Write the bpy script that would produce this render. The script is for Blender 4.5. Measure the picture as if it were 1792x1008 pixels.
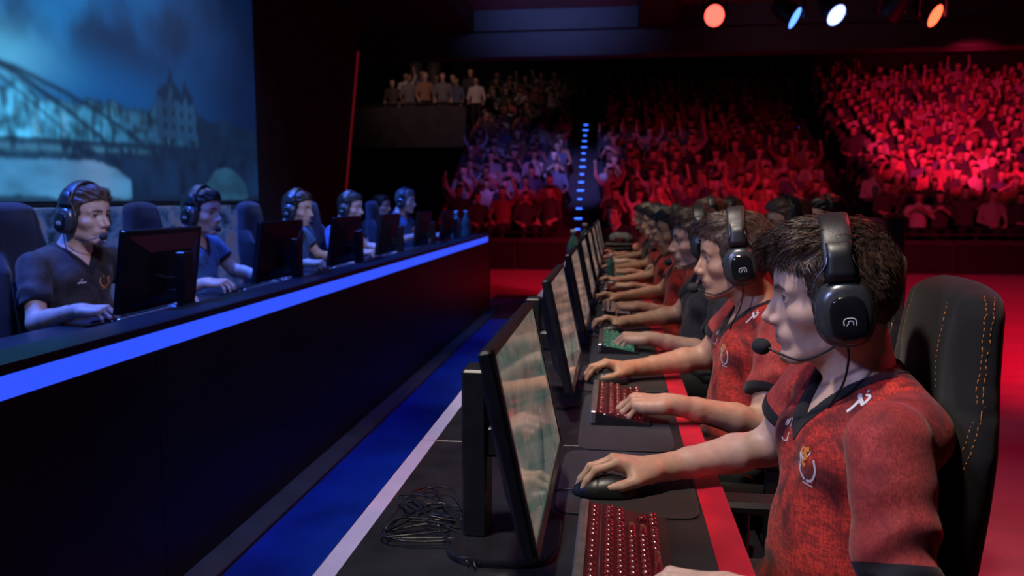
import bpy, math, random
import numpy as np
from mathutils import Matrix, Vector
from mathutils.bvhtree import BVHTree

for _o in list(bpy.data.objects):
    bpy.data.objects.remove(_o, do_unlink=True)
SC = bpy.context.scene
COL = SC.collection
random.seed(7)
RNG = np.random.default_rng(11)

# ------------------------------------------------------------------ camera
cam_d = bpy.data.cameras.new('camera')
cam_d.sensor_width = 36.0
cam_d.lens = 36.0 * 1400.0 / 1792.0
cam_d.clip_start = 0.05
cam_d.clip_end = 200
cam_d.dof.use_dof = True
cam_d.dof.focus_distance = 1.62
cam_d.dof.aperture_fstop = 4.2
cam = bpy.data.objects.new('camera', cam_d)
COL.objects.link(cam)
cam.location = (0, 0, 1.31)
cam.rotation_euler = (math.radians(90 - 6.2773), 0, math.radians(7.2429))
SC.camera = cam

# ------------------------------------------------------------------ world, exposure
SC.view_settings.view_transform = 'Standard'
SC.view_settings.look = 'None'
SC.view_settings.exposure = 0.0
SC.view_settings.gamma = 1.0
SC.view_settings.use_curve_mapping = False
W = bpy.data.worlds.new('hall_air')
SC.world = W
W.use_nodes = True
W.node_tree.nodes['Background'].inputs[0].default_value = (0.10, 0.11, 0.2, 1)
W.node_tree.nodes['Background'].inputs[1].default_value = 0.02

# ------------------------------------------------------------------ stage lights
def look_rot(loc, tgt):
    return (Vector(tgt) - Vector(loc)).to_track_quat('-Z', 'Y').to_euler()

def spot(name, loc, tgt, color, power, angle, blend=0.5, size=0.15):
    d = bpy.data.lights.new(name, 'SPOT')
    d.color = color
    d.energy = power
    d.spot_size = math.radians(angle)
    d.spot_blend = blend
    d.shadow_soft_size = size
    o = bpy.data.objects.new(name, d)
    o.location = loc
    o.rotation_euler = look_rot(loc, tgt)
    COL.objects.link(o)
    return o

def area(name, loc, tgt, color, power, sx, sy, spread=180):
    d = bpy.data.lights.new(name, 'AREA')
    d.shape = 'RECTANGLE'
    d.size = sx
    d.size_y = sy
    d.color = color
    d.energy = power
    d.spread = math.radians(spread)
    o = bpy.data.objects.new(name, d)
    o.location = loc
    o.rotation_euler = look_rot(loc, tgt)
    COL.objects.link(o)
    return o

# warm white truss lights above the red team's desks
spot('stage_light_desk_front', (-0.55, 0.9, 3.7), (0.15, 1.75, 0.8), (1.0, 0.86, 0.74), 270, 46, 0.6, 0.10)
spot('stage_light_desk_middle', (-0.45, 2.6, 3.8), (0.20, 3.1, 0.8), (1.0, 0.84, 0.72), 190, 52, 0.6, 0.10)
spot('stage_light_desk_back', (-0.45, 5.0, 3.9), (0.20, 5.6, 0.8), (1.0, 0.84, 0.72), 190, 56, 0.6, 0.10)
spot('stage_light_desk_end', (-0.45, 7.4, 3.9), (0.20, 8.0, 0.8), (1.0, 0.84, 0.72), 150, 56, 0.6, 0.10)
# cool front light on the red team's faces
spot('stage_light_cool_front', (-1.7, 0.1, 2.7), (0.40, 1.75, 1.05), (0.56, 0.60, 1.0), 135, 50, 0.8, 0.14)
# red back lights over the right side
spot('stage_light_red_rim', (2.1, 3.0, 3.5), (0.5, 1.7, 1.0), (1.0, 0.03, 0.06), 150, 46, 0.6, 0.12)
spot('stage_light_red_rim_far', (2.2, 6.3, 3.6), (0.5, 4.6, 1.0), (1.0, 0.03, 0.06), 70, 60, 0.6, 0.12)
# blue lights over the blue team and the lane
for _k, _y in enumerate((2.6, 4.9, 7.2)):
    spot('stage_light_blue_team', (-1.15, _y - 0.6, 3.6), (-2.3, _y + 0.6, 1.0), (0.03, 0.14, 1.0), 170, 62, 0.7, 0.12)
spot('added_lane_spot', (-0.85, 2.2, 3.9), (-1.1, 3.2, 0.0), (0.55, 0.65, 1.0), 110, 40, 0.8, 0.12)  # added spot to brighten the blue floor lane
spot('stage_light_blue_face', (-0.5, 1.5, 2.9), (-2.3, 3.4, 1.2), (0.78, 0.76, 1.0), 150, 26, 0.8, 0.12)
spot('stage_light_blue_face_far', (-0.4, 3.6, 3.2), (-2.25, 6.6, 1.2), (0.60, 0.64, 1.0), 210, 36, 0.8, 0.12)
for _y in (3.0, 5.4, 7.8):
    spot('stage_light_blue_rear', (-3.35, _y - 0.5, 3.7), (-2.4, _y + 0.1, 1.1), (0.02, 0.11, 1.0), 1000, 54, 0.6, 0.10)
# red floods on the carpet, the crowd and the counter end
spot('flood_red_carpet', (5.2, 4.6, 3.5), (4.2, 8.2, 0.0), (1.0, 0.02, 0.10), 1900, 92, 0.8, 0.15)
spot('flood_magenta_carpet', (2.6, 1.6, 3.7), (2.6, 3.4, 0.0), (1.0, 0.03, 0.30), 260, 66, 0.8, 0.15)
spot('added_white_pool', (2.1, 1.9, 3.8), (1.95, 2.25, 0.0), (1.0, 0.8, 0.85), 170, 17, 0.3, 0.08)  # added spot that whitens a patch of the carpet
spot('flood_red_carpet_far', (1.6, 10.5, 3.9), (0.6, 12.8, 0.0), (1.0, 0.02, 0.06), 620, 76, 0.7, 0.15)
spot('flood_red_crowd', (5.0, 12.6, 3.3), (8.4, 20.8, 2.7), (1.0, 0.016, 0.10), 3100, 46, 0.85, 0.12)
spot('flood_red_crowd_centre', (2.2, 12.4, 3.3), (2.0, 18.0, 1.2), (1.0, 0.02, 0.07), 210, 62, 0.8, 0.12)
spot('flood_violet_crowd', (-1.6, 12.4, 3.3), (-2.7, 18.4, 1.8), (0.20, 0.16, 1.0), 300, 34, 0.8, 0.12)
spot('flood_red_crowd_low', (-0.6, 12.4, 3.3), (-2.2, 17.0, 1.0), (1.0, 0.02, 0.07), 80, 40, 0.8, 0.12)
spot('balcony_lamp', (-4.6, 18.5, 6.1), (-4.9, 22.4, 4.4), (1.0, 0.55, 0.5), 110, 70, 0.8, 0.1)
spot('added_violet_stairs', (-0.8, 9.6, 3.4), (-0.8, 19.0, 2.0), (0.25, 0.22, 1.0), 3200, 14, 0.9, 0.1)  # added spot for the step lights' violet glow on the stairs
spot('stage_light_blue_cross', (-3.0, 0.2, 3.3), (-0.25, 1.9, 0.9), (0.04, 0.13, 1.0), 75, 50, 0.8, 0.12)

# ------------------------------------------------------------------ materials
def _sock(n, *names):
    for a in names:
        if a in n.inputs:
            return n.inputs[a]

class NT:
    """small wrapper around a node tree"""
    def __init__(s, name):
        s.m = bpy.data.materials.new(name)
        s.m.use_nodes = True
        s.t = s.m.node_tree
        s.b = s.t.nodes['Principled BSDF']
    def n(s, kind, **kw):
        q = s.t.nodes.new(kind)
        for k, v in kw.items():
            setattr(q, k, v)
        return q
    def link(s, a, b):
        s.t.links.new(a, b)
    def coord(s, kind='Object', scale=(1, 1, 1), rot=(0, 0, 0)):
        c = s.n('ShaderNodeTexCoord')
        mp = s.n('ShaderNodeMapping')
        mp.inputs['Scale'].default_value = scale
        mp.inputs['Rotation'].default_value = rot
        s.link(c.outputs[kind], mp.inputs[0])
        return mp.outputs[0]
    def noise(s, vec, scale, detail=3, rough=0.5, dist=0.0):
        q = s.n('ShaderNodeTexNoise')
        q.inputs['Scale'].default_value = scale
        q.inputs['Detail'].default_value = detail
        q.inputs['Roughness'].default_value = rough
        q.inputs['Distortion'].default_value = dist
        if vec is not None:
            s.link(vec, q.inputs['Vector'])
        return q.outputs['Fac']
    def ramp(s, fac, stops):
        q = s.n('ShaderNodeValToRGB')
        e = q.color_ramp.elements
        while len(e) < len(stops):
            e.new(0.5)
        for i, (p, c) in enumerate(stops):
            e[i].position = p
            e[i].color = tuple(c) + (1,) if len(c) == 3 else c
        s.link(fac, q.inputs[0])
        return q.outputs[0]
    def mix(s, fac, a, b, mode='MIX'):
        q = s.n('ShaderNodeMix', data_type='RGBA', blend_type=mode)
        for sock, v in ((q.inputs[0], fac), (q.inputs[6], a), (q.inputs[7], b)):
            if isinstance(v, (int, float)):
                sock.default_value = v
            elif isinstance(v, tuple):
                sock.default_value = v + (1,) if len(v) == 3 else v
            else:
                s.link(v, sock)
        return q.outputs[2]
    def math(s, op, a, b=0.0):
        q = s.n('ShaderNodeMath', operation=op)
        for i, v in enumerate((a, b)):
            if isinstance(v, (int, float)):
                q.inputs[i].default_value = v
            else:
                s.link(v, q.inputs[i])
        return q.outputs[0]
    def bump(s, height, strength=0.3, dist=0.01):
        q = s.n('ShaderNodeBump')
        q.inputs['Strength'].default_value = strength
        q.inputs['Distance'].default_value = dist
        s.link(height, q.inputs['Height'])
        s.link(q.outputs[0], s.b.inputs['Normal'])
    def set(s, **kw):
        names = {'base': 'Base Color', 'rough': 'Roughness', 'metal': 'Metallic', 'ecol': 'Emission Color',
                 'estr': 'Emission Strength', 'coat': 'Coat Weight', 'spec': 'Specular IOR Level',
                 'sss': 'Subsurface Weight', 'alpha': 'Alpha', 'trans': 'Transmission Weight', 'sheen': 'Sheen Weight',
                 'coatr': 'Coat Roughness'}
        for k, v in kw.items():
            q = s.b.inputs[names[k]]
            if isinstance(v, (int, float)):
                q.default_value = v
            elif isinstance(v, tuple):
                q.default_value = v + (1,) if len(v) == 3 else v
            else:
                s.link(v, q)
        return s

def plain(name, base, rough=0.5, metal=0.0, var=0.25, scale=30, bump=0.0, **kw):
    """one colour with a little mottling and relief"""
    t = NT(name)
    v = t.coord()
    f = t.noise(v, scale, 3)
    lo = tuple(c * (1 - var) for c in base)
    hi = tuple(min(1, c * (1 + var)) for c in base)
    t.set(base=t.ramp(f, [(0.3, lo), (0.7, hi)]), rough=rough, metal=metal, **kw)
    if bump:
        t.bump(t.noise(v, scale * 6, 2), bump, 0.002)
    return t.m

def glow(name, col, strength, base=(0.02, 0.02, 0.02), rough=0.4):
    t = NT(name)
    t.set(base=base, rough=rough, ecol=col, estr=strength)
    return t.m

M = {}
M['black_plastic'] = plain('black_plastic', (0.012, 0.012, 0.014), 0.38, bump=0.05)
M['gloss_black'] = plain('gloss_black', (0.008, 0.008, 0.010), 0.12, var=0.1)
M['dark_grey_plastic'] = plain('dark_grey_plastic', (0.070, 0.076, 0.084), 0.28, metal=0.55)
M['steel'] = plain('steel', (0.30, 0.30, 0.31), 0.3, metal=1.0)
M['rubber'] = plain('rubber', (0.010, 0.010, 0.011), 0.75, bump=0.1)
M['foam'] = plain('foam', (0.020, 0.020, 0.021), 0.95, bump=0.6, scale=60)
M['leatherette'] = plain('leatherette', (0.020, 0.020, 0.021), 0.42, bump=0.15, scale=50)
M['cable'] = plain('cable', (0.010, 0.010, 0.012), 0.32)
M['logo_grey'] = plain('logo_grey', (0.62, 0.63, 0.65), 0.35)
M['orange_thread'] = plain('orange_thread', (0.62, 0.20, 0.03), 0.8)

def fabric(name, col, s=900, bump=0.25):
    t = NT(name)
    v = t.coord()
    f = t.noise(v, 6, 4)
    g = t.noise(v, s, 1)
    c = t.ramp(f, [(0.3, tuple(x * 0.75 for x in col)), (0.7, tuple(x * 1.2 for x in col))])
    t.set(base=c, rough=0.85, sheen=0.12, spec=0.25)
    t.bump(g, bump, 0.001)
    return t.m
M['chair_fabric'] = fabric('chair_fabric', (0.0095, 0.0095, 0.010))
M['chair_blue'] = fabric('chair_blue', (0.014, 0.018, 0.034))
M['trousers'] = fabric('trousers', (0.020, 0.020, 0.024))
M['pad_cloth'] = fabric('pad_cloth', (0.024, 0.023, 0.025))
M['trim_black'] = fabric('trim_black', (0.012, 0.012, 0.016))

def jersey(name, hi, mid, dark, marks=0.5):
    t = NT(name)
    v = t.coord()
    w = t.n('ShaderNodeTexNoise')
    w.inputs['Scale'].default_value = 8.5
    w.inputs['Detail'].default_value = 5
    w.inputs['Distortion'].default_value = 1.2
    t.link(v, w.inputs['Vector'])
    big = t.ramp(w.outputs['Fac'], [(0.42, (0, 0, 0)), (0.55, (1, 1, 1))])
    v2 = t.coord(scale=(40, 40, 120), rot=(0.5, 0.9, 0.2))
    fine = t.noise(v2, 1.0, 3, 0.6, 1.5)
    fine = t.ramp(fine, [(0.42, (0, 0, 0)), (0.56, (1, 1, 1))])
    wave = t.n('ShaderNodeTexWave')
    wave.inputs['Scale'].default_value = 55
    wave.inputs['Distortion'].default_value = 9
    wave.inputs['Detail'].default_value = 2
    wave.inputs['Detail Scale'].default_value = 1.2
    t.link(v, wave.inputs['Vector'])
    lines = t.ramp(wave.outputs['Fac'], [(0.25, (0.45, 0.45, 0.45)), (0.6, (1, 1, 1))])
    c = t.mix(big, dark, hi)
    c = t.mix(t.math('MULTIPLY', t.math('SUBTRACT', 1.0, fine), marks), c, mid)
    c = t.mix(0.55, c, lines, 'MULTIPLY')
    t.set(base=c, rough=0.72, sheen=0.1, spec=0.3)
    t.bump(t.noise(v, 700, 1), 0.18, 0.001)
    return t.m
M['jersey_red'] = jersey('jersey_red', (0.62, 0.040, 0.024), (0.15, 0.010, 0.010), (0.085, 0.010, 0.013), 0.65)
M['jersey_grey'] = jersey('jersey_grey', (0.050, 0.050, 0.055), (0.022, 0.022, 0.025), (0.02, 0.02, 0.023), 0.4)
M['jersey_black'] = jersey('jersey_black', (0.040, 0.036, 0.036), (0.022, 0.020, 0.020), (0.018, 0.016, 0.016), 0.4)
M['jersey_blue'] = jersey('jersey_blue', (0.06, 0.17, 0.34), (0.05, 0.12, 0.26), (0.04, 0.10, 0.22), 0.3)
M['jersey_blue_bright'] = jersey('jersey_blue_bright', (0.06, 0.15, 0.50), (0.05, 0.12, 0.40), (0.04, 0.10, 0.34), 0.3)
# plainer sleeve cloth
def sleeve_cloth(name, hi, lo):
    t = NT(name)
    v = t.coord()
    f = t.noise(v, 11, 5, 0.65, 0.9)
    g = t.noise(t.coord(scale=(330, 330, 150), rot=(.4, .6, 0)), 1.0, 3)
    c = t.mix(t.ramp(g, [(0.40, (0, 0, 0)), (0.66, (0.8, 0.8, 0.8))]), t.ramp(f, [(0.34, lo), (0.60, hi)]), lo)
    t.set(base=c, rough=0.75, sheen=0.15, spec=0.3)
    t.bump(g, 0.2, 0.001)
    return t.m
M['sleeve_red'] = sleeve_cloth('sleeve_red', (0.46, 0.055, 0.045), (0.17, 0.014, 0.016))

def skin(name, col):
    t = NT(name)
    a = t.n('ShaderNodeAttribute', attribute_name='tint')
    v = t.coord()
    f = t.noise(v, 45, 4)
    c = t.ramp(f, [(0.3, tuple(x * 0.86 for x in col)), (0.7, tuple(min(1, x * 1.08) for x in col))])
    c = t.mix(1.0, c, a.outputs['Color'], 'MULTIPLY')
    t.set(base=c, rough=0.46, sss=0.12, spec=0.4)
    t.b.inputs['Subsurface Radius'].default_value = (0.6, 0.25, 0.12)
    t.b.inputs['Subsurface Scale'].default_value = 0.008
    t.bump(t.noise(v, 420, 2), 0.12, 0.001)
    return t.m
M['skin_fair'] = skin('skin_fair', (0.60, 0.40, 0.31))
M['skin_tan'] = skin('skin_tan', (0.50, 0.29, 0.19))
M['skin_mid'] = skin('skin_mid', (0.56, 0.35, 0.25))

def hair_mat(name, lo, hi):
    t = NT(name)
    f = t.noise(t.coord(scale=(60, 260, 140)), 1.0, 3, 0.6, 0.4)
    t.set(base=t.ramp(f, [(0.32, lo), (0.7, hi)]), rough=0.42, spec=0.45)
    t.bump(f, 0.35, 0.004)
    return t.m
M['hair_brown'] = hair_mat('hair_brown', (0.030, 0.017, 0.011), (0.115, 0.066, 0.042))
M['hair_dark'] = hair_mat('hair_dark', (0.007, 0.005, 0.005), (0.034, 0.022, 0.016))
M['hair_fair'] = hair_mat('hair_fair', (0.05, 0.035, 0.026), (0.16, 0.115, 0.085))

def eye_mat():
    t = NT('eye_surface')
    a = t.n('ShaderNodeAttribute', attribute_name='tint')
    t.set(base=a.outputs['Color'], rough=0.08, spec=0.6, coat=0.6)
    return t.m
M['eye'] = eye_mat()

# ------------------------------------------------------------------ object helpers
def mesh_data(name, verts, faces, mats=(), smooth=True, tint=None, fmat=None):
    me = bpy.data.meshes.new(name)
    verts = np.asarray(verts, np.float32).reshape(-1, 3)
    if isinstance(faces, np.ndarray):
        k = faces.shape[1]
        me.vertices.add(len(verts))
        me.vertices.foreach_set('co', verts.ravel())
        me.loops.add(faces.size)
        me.loops.foreach_set('vertex_index', faces.astype(np.int32).ravel())
        me.polygons.add(len(faces))
        me.polygons.foreach_set('loop_start', np.arange(0, faces.size, k, dtype=np.int32))
        me.update(calc_edges=True)
    else:
        me.from_pydata([tuple(v) for v in verts], [], [tuple(f) for f in faces])
    for m in mats:
        me.materials.append(M[m] if isinstance(m, str) else m)
    if fmat is not None:
        me.polygons.foreach_set('material_index', np.asarray(fmat, np.int32))
    me.polygons.foreach_set('use_smooth', np.full(len(me.polygons), bool(smooth)))
    if tint is not None:
        at = me.attributes.new('tint', 'FLOAT_COLOR', 'POINT')
        c = np.ones((len(verts), 4), np.float32)
        c[:, :3] = tint
        at.data.foreach_set('color', c.ravel())
    me.update()
    return me

def link(name, me, parent=None, **props):
    o = bpy.data.objects.new(name, me)
    COL.objects.link(o)
    if parent is not None:
        o.parent = parent
    for k, v in props.items():
        o[k] = v
    return o

def thing(name, label, category, loc=(0, 0, 0), rotz=0.0, scale=(1, 1, 1), group=None):
    o = bpy.data.objects.new(name, None)
    o.empty_display_size = 0.1
    COL.objects.link(o)
    o.location = loc
    o.rotation_euler = (0, 0, rotz)
    o.scale = scale
    o['label'] = label
    o['category'] = category
    if group:
        o['group'] = group
    return o

def tag(o, label, category, group=None):
    o['label'] = label
    o['category'] = category
    if group:
        o['group'] = group
    return o

def dup(root, loc, label, group=None, rotz=None):
    r = root.copy()
    COL.objects.link(r)
    r.location = loc
    if rotz is not None:
        r.rotation_euler = (0, 0, rotz)
    r['label'] = label
    if group:
        r['group'] = group
    for ch in list(root.children):
        c = ch.copy()
        COL.objects.link(c)
        c.parent = r
        for g in ch.children:
            d = g.copy()
            COL.objects.link(d)
            d.parent = c
    return r

class MB:
    """collects shapes into one mesh"""
    def __init__(s):
        s.v = []
        s.f = []
        s.m = []
        s.cur = 0
    def add(s, verts, faces):
        n = len(s.v)
        s.v += [tuple(map(float, p)) for p in verts]
        s.f += [tuple(int(i) + n for i in f) for f in faces]
        s.m += [s.cur] * len(faces)
        return s
    def box(s, lo, hi, rot=None, piv=None, bev=0.0):
        x0, y0, z0 = lo
        x1, y1, z1 = hi
        if bev > 0:
            b = bev
            vs = []
            for z, i in ((z0, b), (z0 + b, 0), (z1 - b, 0), (z1, b)):
                X0, X1, Y0, Y1 = x0 + i, x1 - i, y0 + i, y1 - i
                c = b if i == 0 else b * 0.6
                vs += [(X0 + c, Y0, z), (X1 - c, Y0, z), (X1, Y0 + c, z), (X1, Y1 - c, z),
                       (X1 - c, Y1, z), (X0 + c, Y1, z), (X0, Y1 - c, z), (X0, Y0 + c, z)]
            fs = [tuple(range(7, -1, -1)), tuple(range(24, 32))]
            for r in range(3):
                for k in range(8):
                    a = r * 8 + k
                    b2 = r * 8 + (k + 1) % 8
                    fs.append((a, b2, b2 + 8, a + 8))
        else:
            vs = [(x, y, z) for z in (z0, z1) for y in (y0, y1) for x in (x0, x1)]
            fs = [(0, 2, 3, 1), (4, 5, 7, 6), (0, 1, 5, 4), (2, 6, 7, 3), (0, 4, 6, 2), (1, 3, 7, 5)]
        if rot is not None:
            piv = Vector(piv if piv is not None else ((x0 + x1) / 2, (y0 + y1) / 2, (z0 + z1) / 2))
            vs = [tuple(rot @ (Vector(p) - piv) + piv) for p in vs]
        return s.add(vs, fs)
    def tube(s, pts, r, n=8, cap=True):
        P = np.asarray(pts, float)
        R = np.broadcast_to(np.asarray(r, float), (len(P),))
        T = np.gradient(P, axis=0)
        T /= np.linalg.norm(T, axis=1)[:, None] + 1e-12
        up = np.array([0, 0, 1.0]) if abs(T[0][2]) < 0.9 else np.array([1.0, 0, 0])
        vs = []
        a = np.cross(up, T[0])
        a /= np.linalg.norm(a)
        for i in range(len(P)):
            a = a - T[i] * (a @ T[i])
            a /= np.linalg.norm(a) + 1e-12
            b = np.cross(T[i], a)
            for k in range(n):
                t = 2 * math.pi * k / n
                vs.append(P[i] + R[i] * (a * math.cos(t) + b * math.sin(t)))
        fs = []
        for i in range(len(P) - 1):
            for k in range(n):
                q = (k + 1) % n
                fs.append((i * n + k, i * n + q, (i + 1) * n + q, (i + 1) * n + k))
        if cap:
            fs.append(tuple(range(n - 1, -1, -1)))
            fs.append(tuple((len(P) - 1) * n + k for k in range(n)))
        return s.add(vs, fs)
    def rings(s, rings, cap=True):
        """loft through rings (lists of the same number of points)"""
        n = len(rings[0])
        vs = [p for r in rings for p in r]
        fs = []
        for i in range(len(rings) - 1):
            for k in range(n):
                q = (k + 1) % n
                fs.append((i * n + k, i * n + q, (i + 1) * n + q, (i + 1) * n + k))
        if cap:
            fs.append(tuple(range(n - 1, -1, -1)))
            fs.append(tuple((len(rings) - 1) * n + k for k in range(n)))
        return s.add(vs, fs)
    def data(s, name, mats, smooth=False):
        mats = [mats] if not isinstance(mats, (list, tuple)) else mats
        me = mesh_data(name, s.v, s.f, mats, smooth, fmat=s.m)
        return me
    def build(s, name, mats, parent=None, smooth=False, **props):
        return link(name, s.data(name, mats, smooth), parent, **props)

def auto_smooth(o, deg=35):
    me = o.data
    me.polygons.foreach_set('use_smooth', np.ones(len(me.polygons), bool))
    try:
        me.set_sharp_from_angle(angle=math.radians(deg))
    except Exception:
        pass
    return o

def superellipse(n, rx, ry, e=2.6):
    t = np.arange(n) * 2 * np.pi / n
    c, s_ = np.cos(t), np.sin(t)
    return np.stack([rx * np.sign(c) * np.abs(c) ** (2 / e), ry * np.sign(s_) * np.abs(s_) ** (2 / e)], 1)

def bez(pts, n=16):
    """smooth curve through points (Catmull-Rom)"""
    P = [np.array(p, float) for p in pts]
    P = [2 * P[0] - P[1]] + P + [2 * P[-1] - P[-2]]
    out = []
    for i in range(1, len(P) - 2):
        for k in range(n):
            t = k / n
            a, b, c, d = P[i - 1], P[i], P[i + 1], P[i + 2]
            out.append(0.5 * ((2 * b) + (c - a) * t + (2 * a - 5 * b + 4 * c - d) * t * t + (3 * b - a - 3 * c + d) * t ** 3))
    out.append(P[-2])
    return np.array(out)

# ------------------------------------------------------------------ solid shaping on a grid
def smin(a, b, k):
    if k <= 0:
        return np.minimum(a, b)
    h = np.clip(0.5 + 0.5 * (b - a) / k, 0, 1)
    return b * (1 - h) + a * h - k * h * (1 - h)

class Solid:
    def __init__(s, lo, hi, h):
        s.h = h
        s.lo = np.array(lo, float)
        s.n = np.ceil((np.array(hi, float) - s.lo) / h).astype(int) + 1
        s.ax = [(s.lo[i] + h * np.arange(s.n[i])).astype(np.float32) for i in range(3)]
        s.d = np.full(tuple(s.n), 0.2, np.float32)
    def sub(s, lo, hi, pad):
        sl = []
        for i in range(3):
            a = max(0, int(math.floor((lo[i] - pad - s.lo[i]) / s.h)))
            b = min(s.n[i], int(math.ceil((hi[i] + pad - s.lo[i]) / s.h)) + 1)
            if b <= a:
                return None
            sl.append(slice(a, b))
        sl = tuple(sl)
        return sl, s.ax[0][sl[0]][:, None, None], s.ax[1][sl[1]][None, :, None], s.ax[2][sl[2]][None, None, :]
    def put(s, lo, hi, fn, k, op):
        q = s.sub(lo, hi, max(2.2 * k, 0.0) + 4 * s.h)
        if q is None:
            return s
        sl, X, Y, Z = q
        v = fn(X, Y, Z)
        if op == 'u':
            s.d[sl] = smin(s.d[sl], v, k)
        elif op == 's':
            s.d[sl] = -smin(-s.d[sl], v, k)
        return s
    def ell(s, c, r, k=0.01, op='u'):
        c = np.array(c, float)
        r = np.array(r, float)
        def fn(X, Y, Z):
            px, py, pz = (X - c[0]), (Y - c[1]), (Z - c[2])
            k0 = np.sqrt((px / r[0]) ** 2 + (py / r[1]) ** 2 + (pz / r[2]) ** 2)
            k1 = np.sqrt((px / r[0] ** 2) ** 2 + (py / r[1] ** 2) ** 2 + (pz / r[2] ** 2) ** 2)
            return (k0 * (k0 - 1) / np.maximum(k1, 1e-6)).astype(np.float32)
        return s.put(c - r, c + r, fn, k, op)
    def cap(s, a, b, ra, rb, k=0.01, op='u', flat=None):
        a = np.array(a, float)
        b = np.array(b, float)
        ba = b - a
        L = max(ba @ ba, 1e-9)
        def fn(X, Y, Z):
            px, py, pz = X - a[0], Y - a[1], Z - a[2]
            t = np.clip((px * ba[0] + py * ba[1] + pz * ba[2]) / L, 0, 1)
            return (np.sqrt((px - t * ba[0]) ** 2 + (py - t * ba[1]) ** 2 + (pz - t * ba[2]) ** 2) - (ra + (rb - ra) * t)).astype(np.float32)
        m = max(ra, rb)
        return s.put(np.minimum(a, b) - m, np.maximum(a, b) + m, fn, k, op)
    def box(s, c, half, r, k=0.01, op='u'):
        c = np.array(c, float)
        half = np.array(half, float)
        def fn(X, Y, Z):
            qx, qy, qz = np.abs(X - c[0]) - half[0] + r, np.abs(Y - c[1]) - half[1] + r, np.abs(Z - c[2]) - half[2] + r
            o = np.sqrt(np.maximum(qx, 0) ** 2 + np.maximum(qy, 0) ** 2 + np.maximum(qz, 0) ** 2)
            return (o + np.minimum(np.maximum(qx, np.maximum(qy, qz)), 0) - r).astype(np.float32)
        return s.put(c - half, c + half, fn, k, op)
    def both(s, kind, *pts, **kw):
        """mirror a shape in the second axis; pts are points or radii"""
        for sg in (1, -1):
            getattr(s, kind)(*[((p[0], p[1] * sg, p[2]) if (isinstance(p, tuple) and i < kw.get('np', 1)) else p) for i, p in enumerate(pts)],
                             **{q: w for q, w in kw.items() if q != 'np'})
        return s
    def every(s, fn):
        s.d = fn(s.d, s.ax[0][:, None, None], s.ax[1][None, :, None], s.ax[2][None, None, :]).astype(np.float32)
        return s
    def mesh(s):
        """surface nets"""
        d = s.d
        d[0] = np.maximum(d[0], 0.001); d[-1] = np.maximum(d[-1], 0.001)
        d[:, 0] = np.maximum(d[:, 0], 0.001); d[:, -1] = np.maximum(d[:, -1], 0.001)
        d[:, :, 0] = np.maximum(d[:, :, 0], 0.001); d[:, :, -1] = np.maximum(d[:, :, -1], 0.001)
        ins = d < 0
        cnt = np.zeros(tuple(np.array(d.shape) - 1), np.uint8)
        for i in (0, 1):
            for j in (0, 1):
                for k in (0, 1):
                    cnt += ins[i:ins.shape[0] - 1 + i, j:ins.shape[1] - 1 + j, k:ins.shape[2] - 1 + k]
        act = (cnt > 0) & (cnt < 8)
        I = np.argwhere(act)
        idx = np.full(act.shape, -1, np.int64)
        idx[act] = np.arange(len(I))
        corner = {}
        for i in (0, 1):
            for j in (0, 1):
                for k in (0, 1):
                    corner[(i, j, k)] = d[I[:, 0] + i, I[:, 1] + j, I[:, 2] + k]
        acc = np.zeros((len(I), 3), np.float32)
        num = np.zeros(len(I), np.float32)
        for c0 in corner:
            for ax in range(3):
                if c0[ax]:
                    continue
                c1 = tuple(1 if q == ax else c0[q] for q in range(3))
                a, b = corner[c0], corner[c1]
                x = (a < 0) != (b < 0)
                t = np.where(x, a / np.where(x, a - b, 1), 0)
                for q in range(3):
                    acc[:, q] += np.where(x, (t if q == ax else c0[q]), 0)
                num += x
        P = I + acc / np.maximum(num, 1)[:, None]
        V = (s.lo + s.h * P).astype(np.float32)
        F = []
        for ax in range(3):
            o1, o2 = [(1, 2), (2, 0), (0, 1)][ax]
            A = np.take(ins, range(0, d.shape[ax] - 1), ax)
            B = np.take(ins, range(1, d.shape[ax]), ax)
            E = np.argwhere(A != B)
            E = E[(E[:, o1] > 0) & (E[:, o2] > 0) & (E[:, o1] < d.shape[o1] - 1) & (E[:, o2] < d.shape[o2] - 1)]
            fl = ins[E[:, 0], E[:, 1], E[:, 2]]
            def at(u, v):
                q = E.copy()
                q[:, o1] -= u
                q[:, o2] -= v
                return idx[q[:, 0], q[:, 1], q[:, 2]]
            quad = np.stack([at(1, 1), at(0, 1), at(0, 0), at(1, 0)], 1)
            quad[~fl] = quad[~fl][:, ::-1]
            F.append(quad)
        F = np.concatenate(F)
        F = F[(F >= 0).all(1)]
        # relax a little so that the grid does not show
        for _ in range(2):
            su = np.zeros_like(V)
            nn = np.zeros(len(V), np.float32)
            for q in range(4):
                a, b = F[:, q], F[:, (q + 1) % 4]
                for c_ in range(3):
                    su[:, c_] += np.bincount(a, V[b, c_], len(V)) + np.bincount(b, V[a, c_], len(V))
                nn += np.bincount(a, minlength=len(V)) + np.bincount(b, minlength=len(V))
            V = V * 0.5 + 0.5 * su / np.maximum(nn, 1)[:, None]
        return V.astype(np.float32), F
    def normals(s, V):
        P = np.clip(((V - s.lo) / s.h).round().astype(int), 1, s.n - 2)
        g = np.stack([s.d[P[:, 0] + (i == 0), P[:, 1] + (i == 1), P[:, 2] + (i == 2)] -
                      s.d[P[:, 0] - (i == 0), P[:, 1] - (i == 1), P[:, 2] - (i == 2)] for i in range(3)], 1)
        return g / (np.linalg.norm(g, axis=1)[:, None] + 1e-9)

def frame(V, M3, org):
    return (V @ np.asarray(M3, np.float32).T + np.asarray(org, np.float32)).astype(np.float32)

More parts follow.
